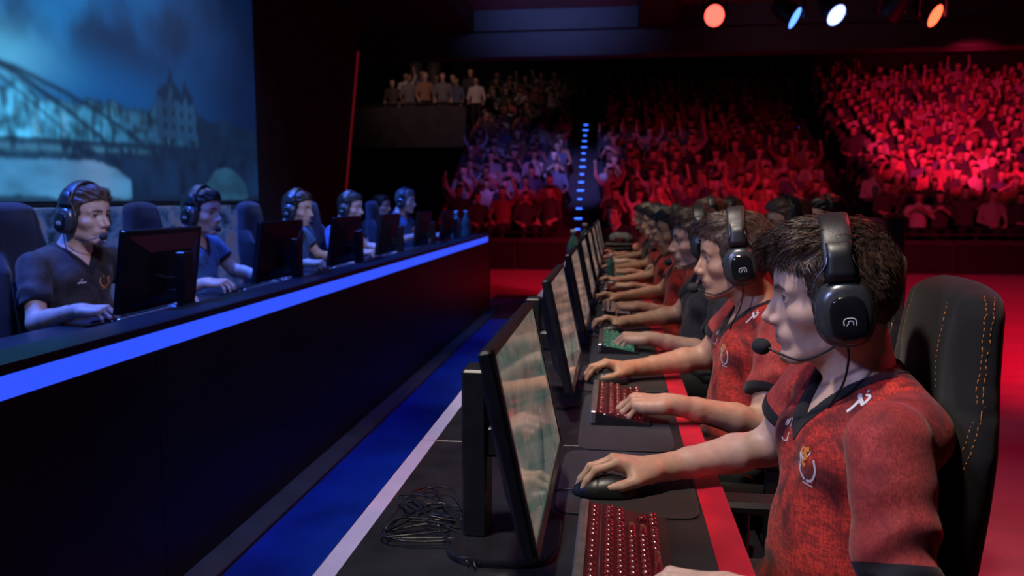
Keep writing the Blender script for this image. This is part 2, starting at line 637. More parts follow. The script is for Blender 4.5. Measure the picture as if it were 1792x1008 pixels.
def wob(x, y, z, f, seed=0.0):
    """smooth pseudo noise from sines, about -1..1"""
    return (np.sin(f * x * 1.0 + 1.7 * np.sin(f * 0.63 * y + seed) + seed * 2.1)
            + np.sin(f * 0.9 * y + 1.9 * np.sin(f * 0.71 * z + 1.3 + seed) + seed)
            + np.sin(f * 1.1 * z + 1.6 * np.sin(f * 0.57 * x + 2.2 - seed) - seed)) / 3.0

# ------------------------------------------------------------------ people
# head frame: f forward, s to the side (near side negative), z up, origin between the ears
def head_solid(h, neck_base, chest=None, face=0.0):
    S = Solid((-0.13, -0.15, -0.33), (0.14, 0.15, 0.15), h)
    w = face
    S.ell((0, 0, .045), (.098, .076, .086), 0)
    S.ell((.035, 0, .048), (.062, .063, .056), .02)
    S.ell((.033, 0, -.018), (.060, .0605, .062), .02)
    S.ell((.042, 0, -.062), (.051, .041 + w, .041), .02)
    S.both('cap', (.000, .049 + w, -.056), (.076, .019, -.091), .0145, .0135, np=2, k=.018)
    S.ell((.0885, 0, -.0905), (.0165, .019, .0155), .012)
    S.both('ell', (.052, .043, -.014), (.028, .021, .019), np=1, k=.02)
    S.both('cap', (.0905, .009, .0325), (.0735, .046, .031), .009, .0088, np=2, k=.012)
    # nose
    S.cap((.0935, 0, .025), (.1165, 0, -.014), .0070, .0088, .012)
    S.both('cap', (.084, .011, .010), (.0935, .0115, -.020), .0085, .0105, np=2, k=.014)
    S.ell((.1180, 0, -.0190), (.0110, .0102, .0098), .006)
    S.both('ell', (.1035, .0122, -.0250), (.0120, .0074, .0080), np=1, k=.006)
    S.cap((.116, 0, -.0245), (.104, 0, -.034), .006, .006, .006)
    S.both('ell', (.1095, .0068, -.0335), (.0045, .0032, .003), np=1, k=.002, op='s')
    # eye sockets and lids
    S.both('ell', (.103, .032, .0175), (.0195, .019, .0135), np=1, k=.010, op='s')
    S.both('ell', (.0768, .032, .0165), (.0140, .0155, .0142), np=1, k=.004)
    S.both('ell', (.093, .0325, .0156), (.014, .0138, .0050), np=1, k=.0015, op='s')
    # mouth
    S.ell((.085, 0, -.052), (.0205, .029, .024), .014)
    for sg in (1, -1):
        S.cap((.1025, 0, -.0498), (.085, .024 * sg, -.0555), .0056, .003, .005)
        S.cap((.1008, 0, -.0618), (.085, .022 * sg, -.0575), .0062, .003, .005)
        S.cap((.111, 0, -.0558), (.089, .0265 * sg, -.0567), .0014, .0010, .0015, 's')
        S.ell((.0, .079 * sg, -.004), (.017, .008, .030), .008)
    # neck
    nb = np.array(neck_base)
    S.cap((-.018, 0, -.035), nb, .0565, .0600, .03)
    S.both('cap', (-.022, .046, -.035), (nb[0] + .055, .022, nb[2] - .02), .014, .012, np=2, k=.02)
    S.ell((nb[0] + .058, 0, nb[2] + .055), (.014, .013, .017), .02)
    if chest is not None:
        c, r = chest
        S.ell(c, r, .03)
        S.both('cap', (nb[0] - .005, .03, nb[2] + .02), (nb[0] - .01, .125, nb[2] - .045), .038, .03, np=2, k=.03)
    return S

def head_tint(V):
    f, s, z = V[:, 0], V[:, 1], V[:, 2]
    a = np.abs(s)
    t = np.ones((len(V), 3), np.float32)
    def blend(wt, col):
        t[:] = t * (1 - wt[:, None]) + np.array(col, np.float32) * wt[:, None]
    # lips
    zc = -.0558
    up = np.exp(-((z + .0515) / .0042) ** 2 - (a / .020) ** 4)
    lo = np.exp(-((z + .0615) / .0050) ** 2 - (a / .019) ** 4)
    fr = np.clip((f - .082) / .006, 0, 1)
    blend(np.clip(up + lo, 0, 1) * fr * .75, (.80, .48, .50))
    blend(np.exp(-((z - zc) / .0016) ** 2 - (a / .025) ** 6) * fr * .8, (.30, .14, .14))
    # flush on nose tip and cheeks
    blend(np.exp(-((f - .115) / .012) ** 2 - ((z + .02) / .012) ** 2) * .35, (1.0, .72, .66))
    blend(np.exp(-((a - .045) / .02) ** 2 - ((z + .018) / .018) ** 2) * .25 * (f > .03), (1.0, .74, .70))
    # brows: short hairs over the ridge
    zb = .0345 + .0035 * np.clip((a - .012) / .02, 0, 1) - .006 * np.clip((a - .034) / .014, 0, 1)
    th = .0042 - .0022 * np.clip((a - .03) / .018, 0, 1)
    blend(np.clip(1.5 * np.exp(-((z - zb) / th) ** 2), 0, 1) * ((a > .010) & (a < .050) & (f > .055)) * .9, (.10, .07, .06))
    # lash line and lid crease
    lash = np.exp(-((z - .0208 + 9 * (a - .0325) ** 2) / .0016) ** 2) * (np.abs(a - .0325) < .0135) * (f > .07)
    blend(lash * .85, (.12, .08, .08))
    # close shaven shade
    shv = np.clip((-z - .045) / .02, 0, 1) * (f > .005) * np.clip((z + .125) / .02, 0, 1)
    blend(shv * .22, (.72, .70, .74))
    return t

def hair_solid(h, top=.024, front=.0, back=0.0):
    S = Solid((-0.135, -0.11, -0.10), (0.145, 0.11, 0.185), h)
    S.ell((-.001, 0, .046), (.1035, .0825, .091), 0)
    S.ell((.008, 0, .082), (.095, .070, .044 + top), .03)
    S.ell((.058 + front, 0, .104), (.050, .056, .026 + top * .5), .025)
    S.ell((-.045, 0, .02), (.0565 + back, .0745, .072), .02)
    gz = np.array([-.12, -.075, -.05, -.03, -.012, .0, .02, .04, .058, .072, .082, .092, .13])
    gf = np.array([-.14, -.085, -.045, -.025, .020, .036, .040, .046, .060, .080, .098, .20, .30])
    def cut(d, X, Y, Z):
        g = np.interp(Z, gz, gf).astype(np.float32)
        side = np.clip(np.abs(Y) / .07, 0, 1) ** 2
        g = g - .018 * (1 - side) * (Z > .05) + .010 * wob(Y, Y, Z, 90)
        e = (X - g) * .7
        d = -smin(-d, -e, .008)
        # locks: ridges running back from the brow
        q = Y * 1.0 + .25 * Z - .12 * X
        topw = np.clip((Z - .03) / .06, 0.15, 1)
        d = d + topw * (.0030 * np.sin(q * 330 + 3 * np.sin(X * 40) + 2 * np.sin(Z * 55)) + .0035 * wob(X * .7, Y * 1.6, Z, 95, .6))
        return d
    S.every(cut)
    return S

def strands(V, N, rng, count, width=.0009, lift=.20, front_sweep=1.0, length=1.0):
    """fine ribbons of hair lying over the hair cap (head frame)"""
    keep = np.flatnonzero(N[:, 2] > -0.75)
    pick = rng.choice(keep, count)
    P = V[pick] + rng.normal(0, .0012, (count, 3))
    n = N[pick]
    f, s, z = P[:, 0], P[:, 1], P[:, 2]
    top = np.clip((z - .06) / .05, 0, 1)[:, None]
    flow_top = np.stack([np.full(count, .9 * front_sweep), .35 * np.sign(s) * np.minimum(np.abs(s) / .03, 1) + .15, np.full(count, .10)], 1)
    flow_side = np.stack([-.55 + 0 * s, 0 * s, -.8 + 0 * s], 1)
    D = flow_top * top + flow_side * (1 - top) + rng.normal(0, .15, (count, 3))
    D = D - n * (D * n).sum(1)[:, None]
    D /= np.linalg.norm(D, axis=1)[:, None] + 1e-9
    L = (length * (.012 + .022 * top[:, 0]) * rng.uniform(.6, 1.3, count))[:, None]
    lf = lift * (.35 + .65 * top)
    W = np.cross(D, n) * width * rng.uniform(.6, 1.3, count)[:, None]
    p0 = P - n * .002
    p1 = P + D * L * .5 + n * L * lf * .45
    p2 = P + D * L + n * L * lf * .30 + np.array([0, 0, -.12]) * L
    vs = np.stack([p0 - W, p0 + W, p1 + W * .8, p1 - W * .8, p2], 1).reshape(-1, 3)
    b = np.arange(count)[:, None] * 5
    q1 = b + np.array([0, 1, 2, 3])
    q2 = b + np.array([3, 2, 4, 4])
    return vs, q1, b + np.array([[3, 2, 4]])

HAND_MCP = [(.092, .030, .004), (.097, .010, .007), (.091, -.011, .005), (.080, -.030, -.001)]
HAND_LEN = [(.043, .026, .020), (.047, .029, .021), (.043, .027, .020), (.034, .021, .018)]
HAND_RAD = [(.0098, .0086, .0076, .0064), (.0100, .0088, .0077, .0066), (.0095, .0084, .0074, .0063), (.0086, .0074, .0066, .0056)]

def finger_points(i, flex, spread):
    p = np.array(HAND_MCP[i], float)
    out = [p]
    ang = 0.0
    for L, fx in zip(HAND_LEN[i], flex):
        ang += math.radians(fx)
        d = np.array([math.cos(ang) * math.cos(math.radians(spread)), math.sin(math.radians(spread)) * math.cos(ang), -math.sin(ang)])
        p = p + d * L
        out.append(p)
    return out

def arm_mesh(h, wrist, Fdir, up, elbow, shoulder, flex, spread, thumb, mirror):
    """forearm and hand; thumb lies on +s, mirror flips it"""
    F_ = np.array(Fdir, float)
    F_ /= np.linalg.norm(F_)
    Zv = np.array(up, float)
    Zv -= F_ * (Zv @ F_)
    Zv /= np.linalg.norm(Zv)
    Sv = np.cross(Zv, F_) * (-1 if mirror else 1)
    R = np.stack([F_, Sv, Zv], 1)
    W = np.array(wrist, float)
    eL = R.T @ (np.array(elbow, float) - W)
    sL = R.T @ (np.array(shoulder, float) - W)
    mid = eL + (sL - eL) * .62
    pts = np.array([eL, mid, (.2, .07, .04), (.0, -.06, -.09)])
    S = Solid(pts.min(0) - .065, pts.max(0) + .065, h)
    S.d[:] = 0.2
    # forearm
    fwd = -eL
    b1 = eL + fwd * .30
    S.cap(eL, b1, .0365, .0400, 0)
    S.cap(b1, eL + fwd * .72, .0400, .0305, .010)
    S.cap(eL + fwd * .72, eL + fwd * .97, .0305, .0250, .010)
    S.cap(eL + fwd * .9, (.012, 0, 0), .0258, .0240, .012)
    S.cap(eL, mid, .0360, .0450, .018)
    # palm
    S.box((.052, -.001, .000), (.047, .0385, .0140), .0135, .022)
    S.cap((.018, .020, -.008), (.055, .034, -.012), .0175, .0135, .016)
    S.cap((.018, -.022, -.006), (.065, -.030, -.006), .0155, .0125, .016)
    nails = []
    for i in range(4):
        P = finger_points(i, flex[i], spread[i])
        r = HAND_RAD[i]
        T = Solid(S.lo, S.lo, h)
        T.lo, T.n, T.ax = S.lo, S.n, S.ax
        base = (np.array(HAND_MCP[i]) * .55 + np.array([.0, 0, 0]) + np.array([.0, np.sign(HAND_MCP[i][1]) * 0, .003]))
        lo = np.min(P + [base], 0) - .03
        hi = np.max(P + [base], 0) + .03
        q = S.sub(lo, hi, .01)
        sl, X, Y, Z = q
        acc = None
        seq = [(base, P[0], .0095, r[0]), (P[0], P[1], r[0], r[1]), (P[1], P[2], r[1], r[2]), (P[2], P[3], r[2], r[3])]
        for a, b, ra, rb in seq:
            a = np.asarray(a); b = np.asarray(b)
            ba = b - a
            L = ba @ ba
            px, py, pz = X - a[0], Y - a[1], Z - a[2]
            t = np.clip((px * ba[0] + py * ba[1] + pz * ba[2]) / L, 0, 1)
            v = np.sqrt((px - t * ba[0]) ** 2 + (py - t * ba[1]) ** 2 + (pz - t * ba[2]) ** 2) - (ra + (rb - ra) * t)
            acc = v if acc is None else smin(acc, v, .004)
        for j, rr in ((0, .0035), (1, .0018)):
            c = P[j] + np.array([0, 0, r[j] * .45])
            v = np.sqrt((X - c[0]) ** 2 + (Y - c[1]) ** 2 + (Z - c[2]) ** 2) - (r[j] * .62 + rr * .5)
            acc = smin(acc, v, .006)
        cur = S.d[sl]
        # blend into the palm, but keep the fingers apart from each other
        kk = .010 * np.clip((P[0][0] + .006 - X) / .02, 0.06, 1.0)
        hh = np.clip(0.5 + 0.5 * (acc - cur) / kk, 0, 1)
        S.d[sl] = (acc * (1 - hh) + cur * hh - kk * hh * (1 - hh)).astype(np.float32)
        dv = P[3] - P[2]
        nails.append((P[3], dv / np.linalg.norm(dv), r[3]))
    tp = [np.array(p, float) for p in thumb]
    for a, b, ra, rb, k in ((tp[0], tp[1], .0155, .0125, .012), (tp[1], tp[2], .0118, .0105, .005), (tp[2], tp[3], .0105, .0082, .004)):
        S.cap(a, b, ra, rb, k)
    dv = tp[3] - tp[2]
    nails.append((tp[3], dv / np.linalg.norm(dv), .0082))
    # tendons
    for i in range(4):
        m = np.array(HAND_MCP[i])
        S.cap((.025, m[1] * .45, .0105), m + np.array([-.008, 0, .0062]), .0022, .0030, .006)
    V, F = S.mesh()
    t = np.ones((len(V), 3), np.float32)
    for P, dv, r in nails:
        q = V - (P + dv * r * .15)
        along = q @ dv
        upn = np.array([0, 0, 1.0]) - dv * dv[2]
        upn /= np.linalg.norm(upn)
        hgt = q @ upn
        sid = np.linalg.norm(q - np.outer(along, dv) - np.outer(hgt, upn), axis=1)
        w = ((np.abs(along) < r * .95) & (sid < r * .72) & (hgt > r * .25)).astype(np.float32)
        t = t * (1 - w[:, None] * .8) + np.array([1.0, .78, .76]) * w[:, None] * .8
        red = np.exp(-(np.linalg.norm(q, axis=1) / .016) ** 2)
        t = t * (1 - red[:, None] * .25) + np.array([1.0, .72, .68]) * red[:, None] * .25
    for i in range(4):
        red = np.exp(-(np.linalg.norm(V - np.array(HAND_MCP[i]), axis=1) / .014) ** 2)
        t = t * (1 - red[:, None] * .2) + np.array([1.0, .74, .70]) * red[:, None] * .2
    if np.linalg.det(R) < 0:
        F = F[:, ::-1]
    return frame(V, R, W), F, t

# canonical seated pose: faces -X, near side is -Y, floor at z=0
POSE = dict(
    tw=10,
    head=(-.058, 0, 1.134), pitch=6, yaw=4, hscale=1.0, neck=(.012, 0, .975),
    nsh=(.005, -.180, .935), nel=(-.03, -.290, .720), nwr=(-.275, -.365, .788), nfd=(-.95, .10, -.02),
    fsh=(.015, .185, .945), fel=(-.125, .235, .795), fwr=(-.355, .135, .772), ffd=(-.97, -.16, .16),
    nflex=((38, 34, 18), (42, 34, 18), (46, 36, 20), (50, 36, 20)), nspread=(6, 1, -4, -10),
    fflex=((26, 30, 14), (28, 32, 16), (40, 40, 22), (46, 42, 24)), fspread=(4, 0, -5, -11),
    nthumb=((.024, .026, -.010), (.055, .046, -.020), (.082, .050, -.028), (.104, .042, -.034)),
    fthumb=((.024, .026, -.010), (.053, .047, -.022), (.080, .054, -.034), (.104, .050, -.042)),
)

def head_matrix(p):
    a, b = math.radians(p['pitch']), math.radians(p['yaw'])
    F_ = np.array([-math.cos(a) * math.cos(b), math.cos(a) * math.sin(b), -math.sin(a)])
    S_ = np.array([math.sin(b), math.cos(b), 0.0])
    Z_ = np.cross(S_, F_) * -1
    if Z_[2] < 0:
        Z_ = -Z_
    return np.stack([F_, S_, Z_], 1)

def turn(p, x, y):
    """the upper body turns a little towards the near side"""
    a = math.radians(p.get('tw', 0))
    c, s_ = math.cos(a), math.sin(a)
    x0 = p['neck'][0]
    return (x - x0) * c - y * s_ + x0, (x - x0) * s_ + y * c

def unturn(p, x, y):
    q = dict(p)
    q['tw'] = -p.get('tw', 0)
    return turn(q, x, y)

def neck_open(p, X, Y, Z):
    """<0 inside the neck opening of the shirt: a ring with a V in front"""
    n = p['neck']
    X, Y = unturn(p, X, Y)
    cx = n[0] - .004 - (Z - n[2]) * .25
    ring = (np.sqrt(((X - cx) / 1.0) ** 2 + ((Y - n[1]) / 1.0) ** 2) - .067)
    zv = n[2] - .050
    w = np.clip((Z - zv), -.05, .3) * .72
    vee = np.maximum((np.abs(Y - n[1]) - w) * .8, (X - cx))
    low = (n[2] - .006) - Z + 0 * X
    ring = np.maximum(ring, low)
    return smin(ring, vee, .006)

def torso(S, p, grow):
    n = p['neck']
    S.ell((.005, 0, .845), (.112 + grow, .158 + grow, .165 + grow), 0)
    S.ell((*turn(p, -.045, .06), .875), (.065 + grow, .075 + grow, .060 + grow), .03)
    S.ell((*turn(p, -.045, -.06), .875), (.065 + grow, .075 + grow, .060 + grow), .03)
    S.cap((*turn(p, n[0] + .005, -.135), .935), (*turn(p, n[0] + .005, .135), .940), .058 + grow, .058 + grow, .05)
    S.cap((n[0] + .012, -.015, n[2] + .018), (*turn(p, n[0] + .005, -.13), .952), .046 + grow, .040 + grow, .03)
    S.cap((n[0] + .012, .015, n[2] + .018), (*turn(p, n[0] + .005, .13), .957), .046 + grow, .040 + grow, .03)
    S.ell((-.018, 0, .67), (.118 + grow, .155 + grow, .165 + grow), .06)
    S.ell((-.005, 0, .55), (.145 + grow, .178 + grow, .110 + grow), .06)

def clip_tris(V, T, val):
    """split triangles along val=0; returns vertices, inside (val<0) and outside triangles"""
    V = V.astype(np.float32)
    neg = val[T] < 0
    c = neg.sum(1)
    ins, outs = [T[c == 3]], [T[c == 0]]
    for k, lone in ((1, True), (2, False)):
        t = T[c == k]
        if not len(t):
            continue
        m = (val[t] < 0) if lone else (val[t] >= 0)
        i = m.argmax(1)
        r = np.arange(len(t))
        a, b, d = t[r, i], t[r, (i + 1) % 3], t[r, (i + 2) % 3]
        def cutp(p, q):
            w = (val[p] / (val[p] - val[q]))[:, None]
            return V[p] * (1 - w) + V[q] * w
        n0 = len(V)
        V = np.concatenate([V, cutp(a, b), cutp(a, d)])
        val = np.concatenate([val, np.zeros(2 * len(t))])
        e, g = n0 + r, n0 + len(t) + r
        one = np.stack([a, e, g], 1)
        two = np.concatenate([np.stack([e, b, d], 1), np.stack([e, d, g], 1)])
        (ins if lone else outs).append(one)
        (outs if lone else ins).append(two)
    return V, np.concatenate(ins), np.concatenate(outs)

def person_meshes(tagname, h_head, h_arm, h_cloth, hair_n, pose=None, hair=(.008, 0, 0), face=0.0, seed=1, hlen=1.0):
    p = dict(POSE)
    p.update(pose or {})
    rng = np.random.default_rng(seed)
    for k in ('nsh', 'fsh'):
        p[k] = (*turn(p, p[k][0], p[k][1]), p[k][2])
    out = {'pose': p}
    HM = head_matrix(p)
    ho = np.array(p['head'])
    hs = p['hscale']
    toL = lambda q: (HM.T @ (np.array(q) - ho)) / hs
    # --- skin: head, neck and chest in one piece, arms hidden ends inside the sleeves
    nb = toL(p['neck'])
    cc = toL((.008, 0, .875))
    S = head_solid(h_head, nb, (cc, (.103, .135, .125)), face)
    V, F = S.mesh()
    t = head_tint(V)
    V = frame(V * hs, HM, ho)
    if np.linalg.det(HM) < 0:
        F = F[:, ::-1]
    VV, FF, TT = [V], [F], [t]
    cnt = len(V)
    for side in ('n', 'f'):
        # near arm is the left one (thumb towards +Y), far arm the right one (thumb towards -Y)
        a, b, c = arm_mesh(h_arm, p[side + 'wr'], p[side + 'fd'], (0, (-.12 if side == 'n' else .12), 1), p[side + 'el'], p[side + 'sh'],
                           p[side + 'flex'], p[side + 'spread'], p[side + 'thumb'], p.get(side + 'mir', side == 'n'))
        VV.append(a)
        FF.append(b + cnt)
        TT.append(c)
        cnt += len(a)
    out['body'] = mesh_data(tagname + '_body', np.concatenate(VV), np.concatenate(FF), ['skin_fair'], True, np.concatenate(TT))
    # --- eyes
    ev, ef, et = [], [], []
    lash_sets = []
    for sg in (1, -1):
        nu, nv = 20, 14
        u = np.arange(nu) * 2 * np.pi / nu
        w = np.linspace(0, np.pi, nv)
        base = len(ev)
        for b in w:
            for a in u:
                ev.append((math.cos(b), math.sin(b) * math.cos(a), math.sin(b) * math.sin(a)))
                r = math.degrees(b)
                et.append((.008, .008, .010) if r < 14 else ((.10, .12, .15) if r < 33 else (.22, .21, .22)))
        for i in range(nv - 1):
            for k in range(nu):
                ef.append((base + i * nu + k, base + (i + 1) * nu + k, base + (i + 1) * nu + (k + 1) % nu, base + i * nu + (k + 1) % nu))
        for i in range(base, len(ev)):
            q = np.array(ev[i]) * .0128 + np.array([.0774, .032 * sg, .0160])
            ev[i] = tuple(q)
    for sg in (1, -1):   # upper lash line
        arc = [(.0774 + .0137 * math.cos(a) * math.cos(.36), .032 * sg + .0137 * math.sin(a), .0160 + .0055 * math.cos(a * 1.15)) for a in np.linspace(-.95, .95, 9)]
        tb = MB().tube(arc, [.0004, .0009, .0012, .0013, .0013, .0013, .0012, .0009, .0004], 6)
        lash_sets.append((np.array(tb.v), tb.f))
    EV = frame(np.array(ev, np.float32) * hs, HM, ho)
    out['eyes'] = []
    hv, hf = len(EV) // 2, len(ef) // 2
    for k in (0, 1):
        lv, lf = lash_sets[k]
        vs = np.concatenate([EV[k * hv:(k + 1) * hv], frame(lv.astype(np.float32) * hs, HM, ho)])
        fs = [tuple(i - k * hv for i in f) for f in ef[k * hf:(k + 1) * hf]] + [tuple(i + hv for i in f) for f in lf]
        tt = np.concatenate([np.array(et[k * hv:(k + 1) * hv]), np.full((len(lv), 3), .012)])
        out['eyes'].append(mesh_data(tagname + '_eye', vs, fs, ['eye'], True, tt))
    # --- hair
    H = hair_solid(max(h_head, .002), *hair)
    V, F = H.mesh()
    N = H.normals(V)
    allv, tris = V, None
    if hair_n:
        sv, q1, q2 = strands(V, N, rng, hair_n, length=hlen)
        vs = np.concatenate([V, sv])
        fs = [tuple(x) for x in F] + [tuple(x) for x in (q1 + len(V))] + [tuple(x) for x in (q2 + len(V))]
        vs = frame(vs * hs, HM, ho)
        if np.linalg.det(HM) < 0:
            fs = [x[::-1] for x in fs]
        out['hair'] = mesh_data(tagname + '_hair', vs, fs, ['hair_brown'])
    else:
        if np.linalg.det(HM) < 0:
            F = F[:, ::-1]
        out['hair'] = mesh_data(tagname + '_hair', frame(V * hs, HM, ho), F, ['hair_brown'])
    # --- shirt, split into shirt, collar and cuffs
    J = Solid((-.21, -.40, .50), (.24, .40, 1.06), h_cloth)
    torso(J, p, .006)
    ends = {}
    for side in ('n', 'f'):
        sh, el = np.array(p[side + 'sh']), np.array(p[side + 'el'])
        ax = (el - sh)
        L = np.linalg.norm(ax)
        ax /= L
        end = sh + ax * (L * (.70 if side == 'n' else .58))
        T = Solid(J.lo, J.lo, h_cloth)
        T.lo, T.n, T.ax = J.lo, J.n, J.ax
        T.d = np.full(J.d.shape, .2, np.float32)
        T.cap(sh, end + ax * .05, .064, .0585, 0)
        e = end
        def trim(d, X, Y, Z):
            along = (X - e[0]) * ax[0] + (Y - e[1]) * ax[1] + (Z - e[2]) * ax[2]
            return np.maximum(d, along)
        T.every(trim)
        def seam(d, X, Y, Z):
            along = (X - sh[0]) * ax[0] + (Y - sh[1]) * ax[1] + (Z - sh[2]) * ax[2]
            fold = .0052 * np.sin(along * 80 + 2.2 * np.sin(X * 22 + (1.0 if side == 'n' else 2.0)) + 1.4 * np.sin(Y * 30)) * np.clip((along - .05) / .08, 0, 1)
            return d + fold
        T.every(seam)
        J.d = smin(J.d, T.d, .007)
        ends[side] = (end, ax)
    def folds(d, X, Y, Z):
        low = np.clip((.86 - Z) / .15, 0, 1)
        f = .0085 * np.sin((Z * 95 + X * 30 + 1.8 * np.sin(Y * 18) + 1.2 * np.sin(X * 25))) * np.clip((.70 - Z) / .12, 0, 1)
        f = f + .0065 * wob(X, Y * .8, Z * 1.3, 28, .3) * low
        f = f + .0022 * wob(X, Y, Z, 50, 1.1)
        d = d + f
        o = neck_open(p, X, Y, Z)
        return np.maximum(d, -o)
    J.every(folds)
    V, F = J.mesh()
    T3 = np.concatenate([F[:, [0, 1, 2]], F[:, [0, 2, 3]]])
    nz = p['neck'][2]
    def sel_collar(V):
        o = neck_open(p, V[:, 0], V[:, 1], V[:, 2]).astype(float)
        return np.maximum(o - .021, (nz - .12) - V[:, 2])
    V, tc, T3 = clip_tris(V, T3, sel_collar(V))
    pieces = [tc]
    for side in ('n', 'f'):
        end, ax = ends[side]
        al = (V - end) @ ax
        rad = np.linalg.norm(V - end - np.outer(al, ax), axis=1)
        V, tq, T3 = clip_tris(V, T3, np.maximum(-.024 - al, rad - .085))
        pieces.append(tq)
    sl = []
    for side in ('n', 'f'):
        sh, (end, ax) = np.array(p[side + 'sh']), ends[side]
        al = (V - sh) @ ax
        rad = np.linalg.norm(V - sh - np.outer(al, ax), axis=1)
        sg = -1 if side == 'n' else 1
        bend = sg * (V[:, 1] - sh[1]) + .030 + .25 * np.clip(V[:, 2] - sh[2], 0, .1)
        V, tq, T3 = clip_tris(V, T3, np.maximum(-bend, rad - .083))
        sl.append(tq)
    def split(tris, nm, mats, fm=None, proud=0.0):
        u, inv = np.unique(tris, return_inverse=True)
        vv = V[u].copy()
        if proud:
            vv = vv + J.normals(vv) * proud
        return mesh_data(nm, vv, inv.reshape(tris.shape), mats, True, fmat=fm)
    st = np.concatenate(sl)
    out['shirt'] = split(np.concatenate([T3, st]), tagname + '_shirt', ['jersey_red', 'sleeve_red'], np.r_[np.zeros(len(T3), int), np.ones(len(st), int)])
    out['collar'] = split(pieces[0], tagname + '_collar', ['trim_black'], None, .0012)
    out['cuffs'] = [split(q, tagname + '_cuff', ['trim_black'], None, .0014) for q in pieces[1:]]
    # --- trousers and shoes
    h2 = max(h_cloth * 2, .010)
    L = Solid((-.75, -.30, -.01), (.22, .30, .62), h2)
    L.ell((.0, 0, .545), (.140, .180, .095), 0)
    for sg in (1, -1):
        L.cap((-.01, .095 * sg, .52), (-.44, .115 * sg, .525), .088, .066, .04)
        L.cap((-.44, .115 * sg, .525), (-.42, .125 * sg, .10), .063, .048, .02)
    V, F = L.mesh()
    out['trousers'] = mesh_data(tagname + '_trousers', V, F, ['trousers'])
    out['shoes'] = []
    for sg in (1, -1):
        L = Solid((-.75, -.30, -.01), (.0, .30, .20), h2)
        L.cap((-.42, .125 * sg, .05), (-.58, .140 * sg, .042), .044, .036, .02)
        L.cap((-.40, .125 * sg, .10), (-.41, .125 * sg, .05), .048, .044, .02)
        L.every(lambda d, X, Y, Z: np.maximum(d, .004 - Z))
        V, F = L.mesh()
        out['shoes'].append(mesh_data(tagname + '_shoe', V, F, ['black_plastic']))
    out['HM'], out['ho'], out['hs'] = HM, ho, hs
    return out

def own_mats(o, *mats):
    """materials on the object, so that copies can share a mesh"""
    for i, m in enumerate(mats):
        sl = o.material_slots[i]
        sl.link = 'OBJECT'
        sl.material = M[m]

def place_person(ms, loc, label, skin='skin_fair', hair='hair_brown', shirt=('jersey_red', 'sleeve_red'), trim='trim_black',
                 scale=1.0, mirror=False, rotz=0.0, group=None, small=False):
    r = thing('person', label, 'person', loc, rotz, ((-scale if mirror else scale), scale, scale), group)
    o = link('body', ms['body'], r)
    own_mats(o, skin)
    if not small:
        for e in ms['eyes']:
            link('eye', e, o)
    own_mats(link('hair', ms['hair'], r), hair)
    sh = link('shirt', ms['shirt'], r)
    own_mats(sh, *shirt)
    own_mats(link('collar', ms['collar'], sh), trim)
    for c in ms['cuffs']:
        own_mats(link('cuff', c, sh), trim)
    link('trousers', ms['trousers'], r)
    for q in ms['shoes']:
        link('shoe', q, r)
    return r

# ------------------------------------------------------------------ headset (built in the head frame)
def ring_at(c, n, u, v, rx, ry, e=2.4, k=28):
    q = superellipse(k, rx, ry, e)
    return [np.array(c) + np.array(u) * a + np.array(v) * b for a, b in q]

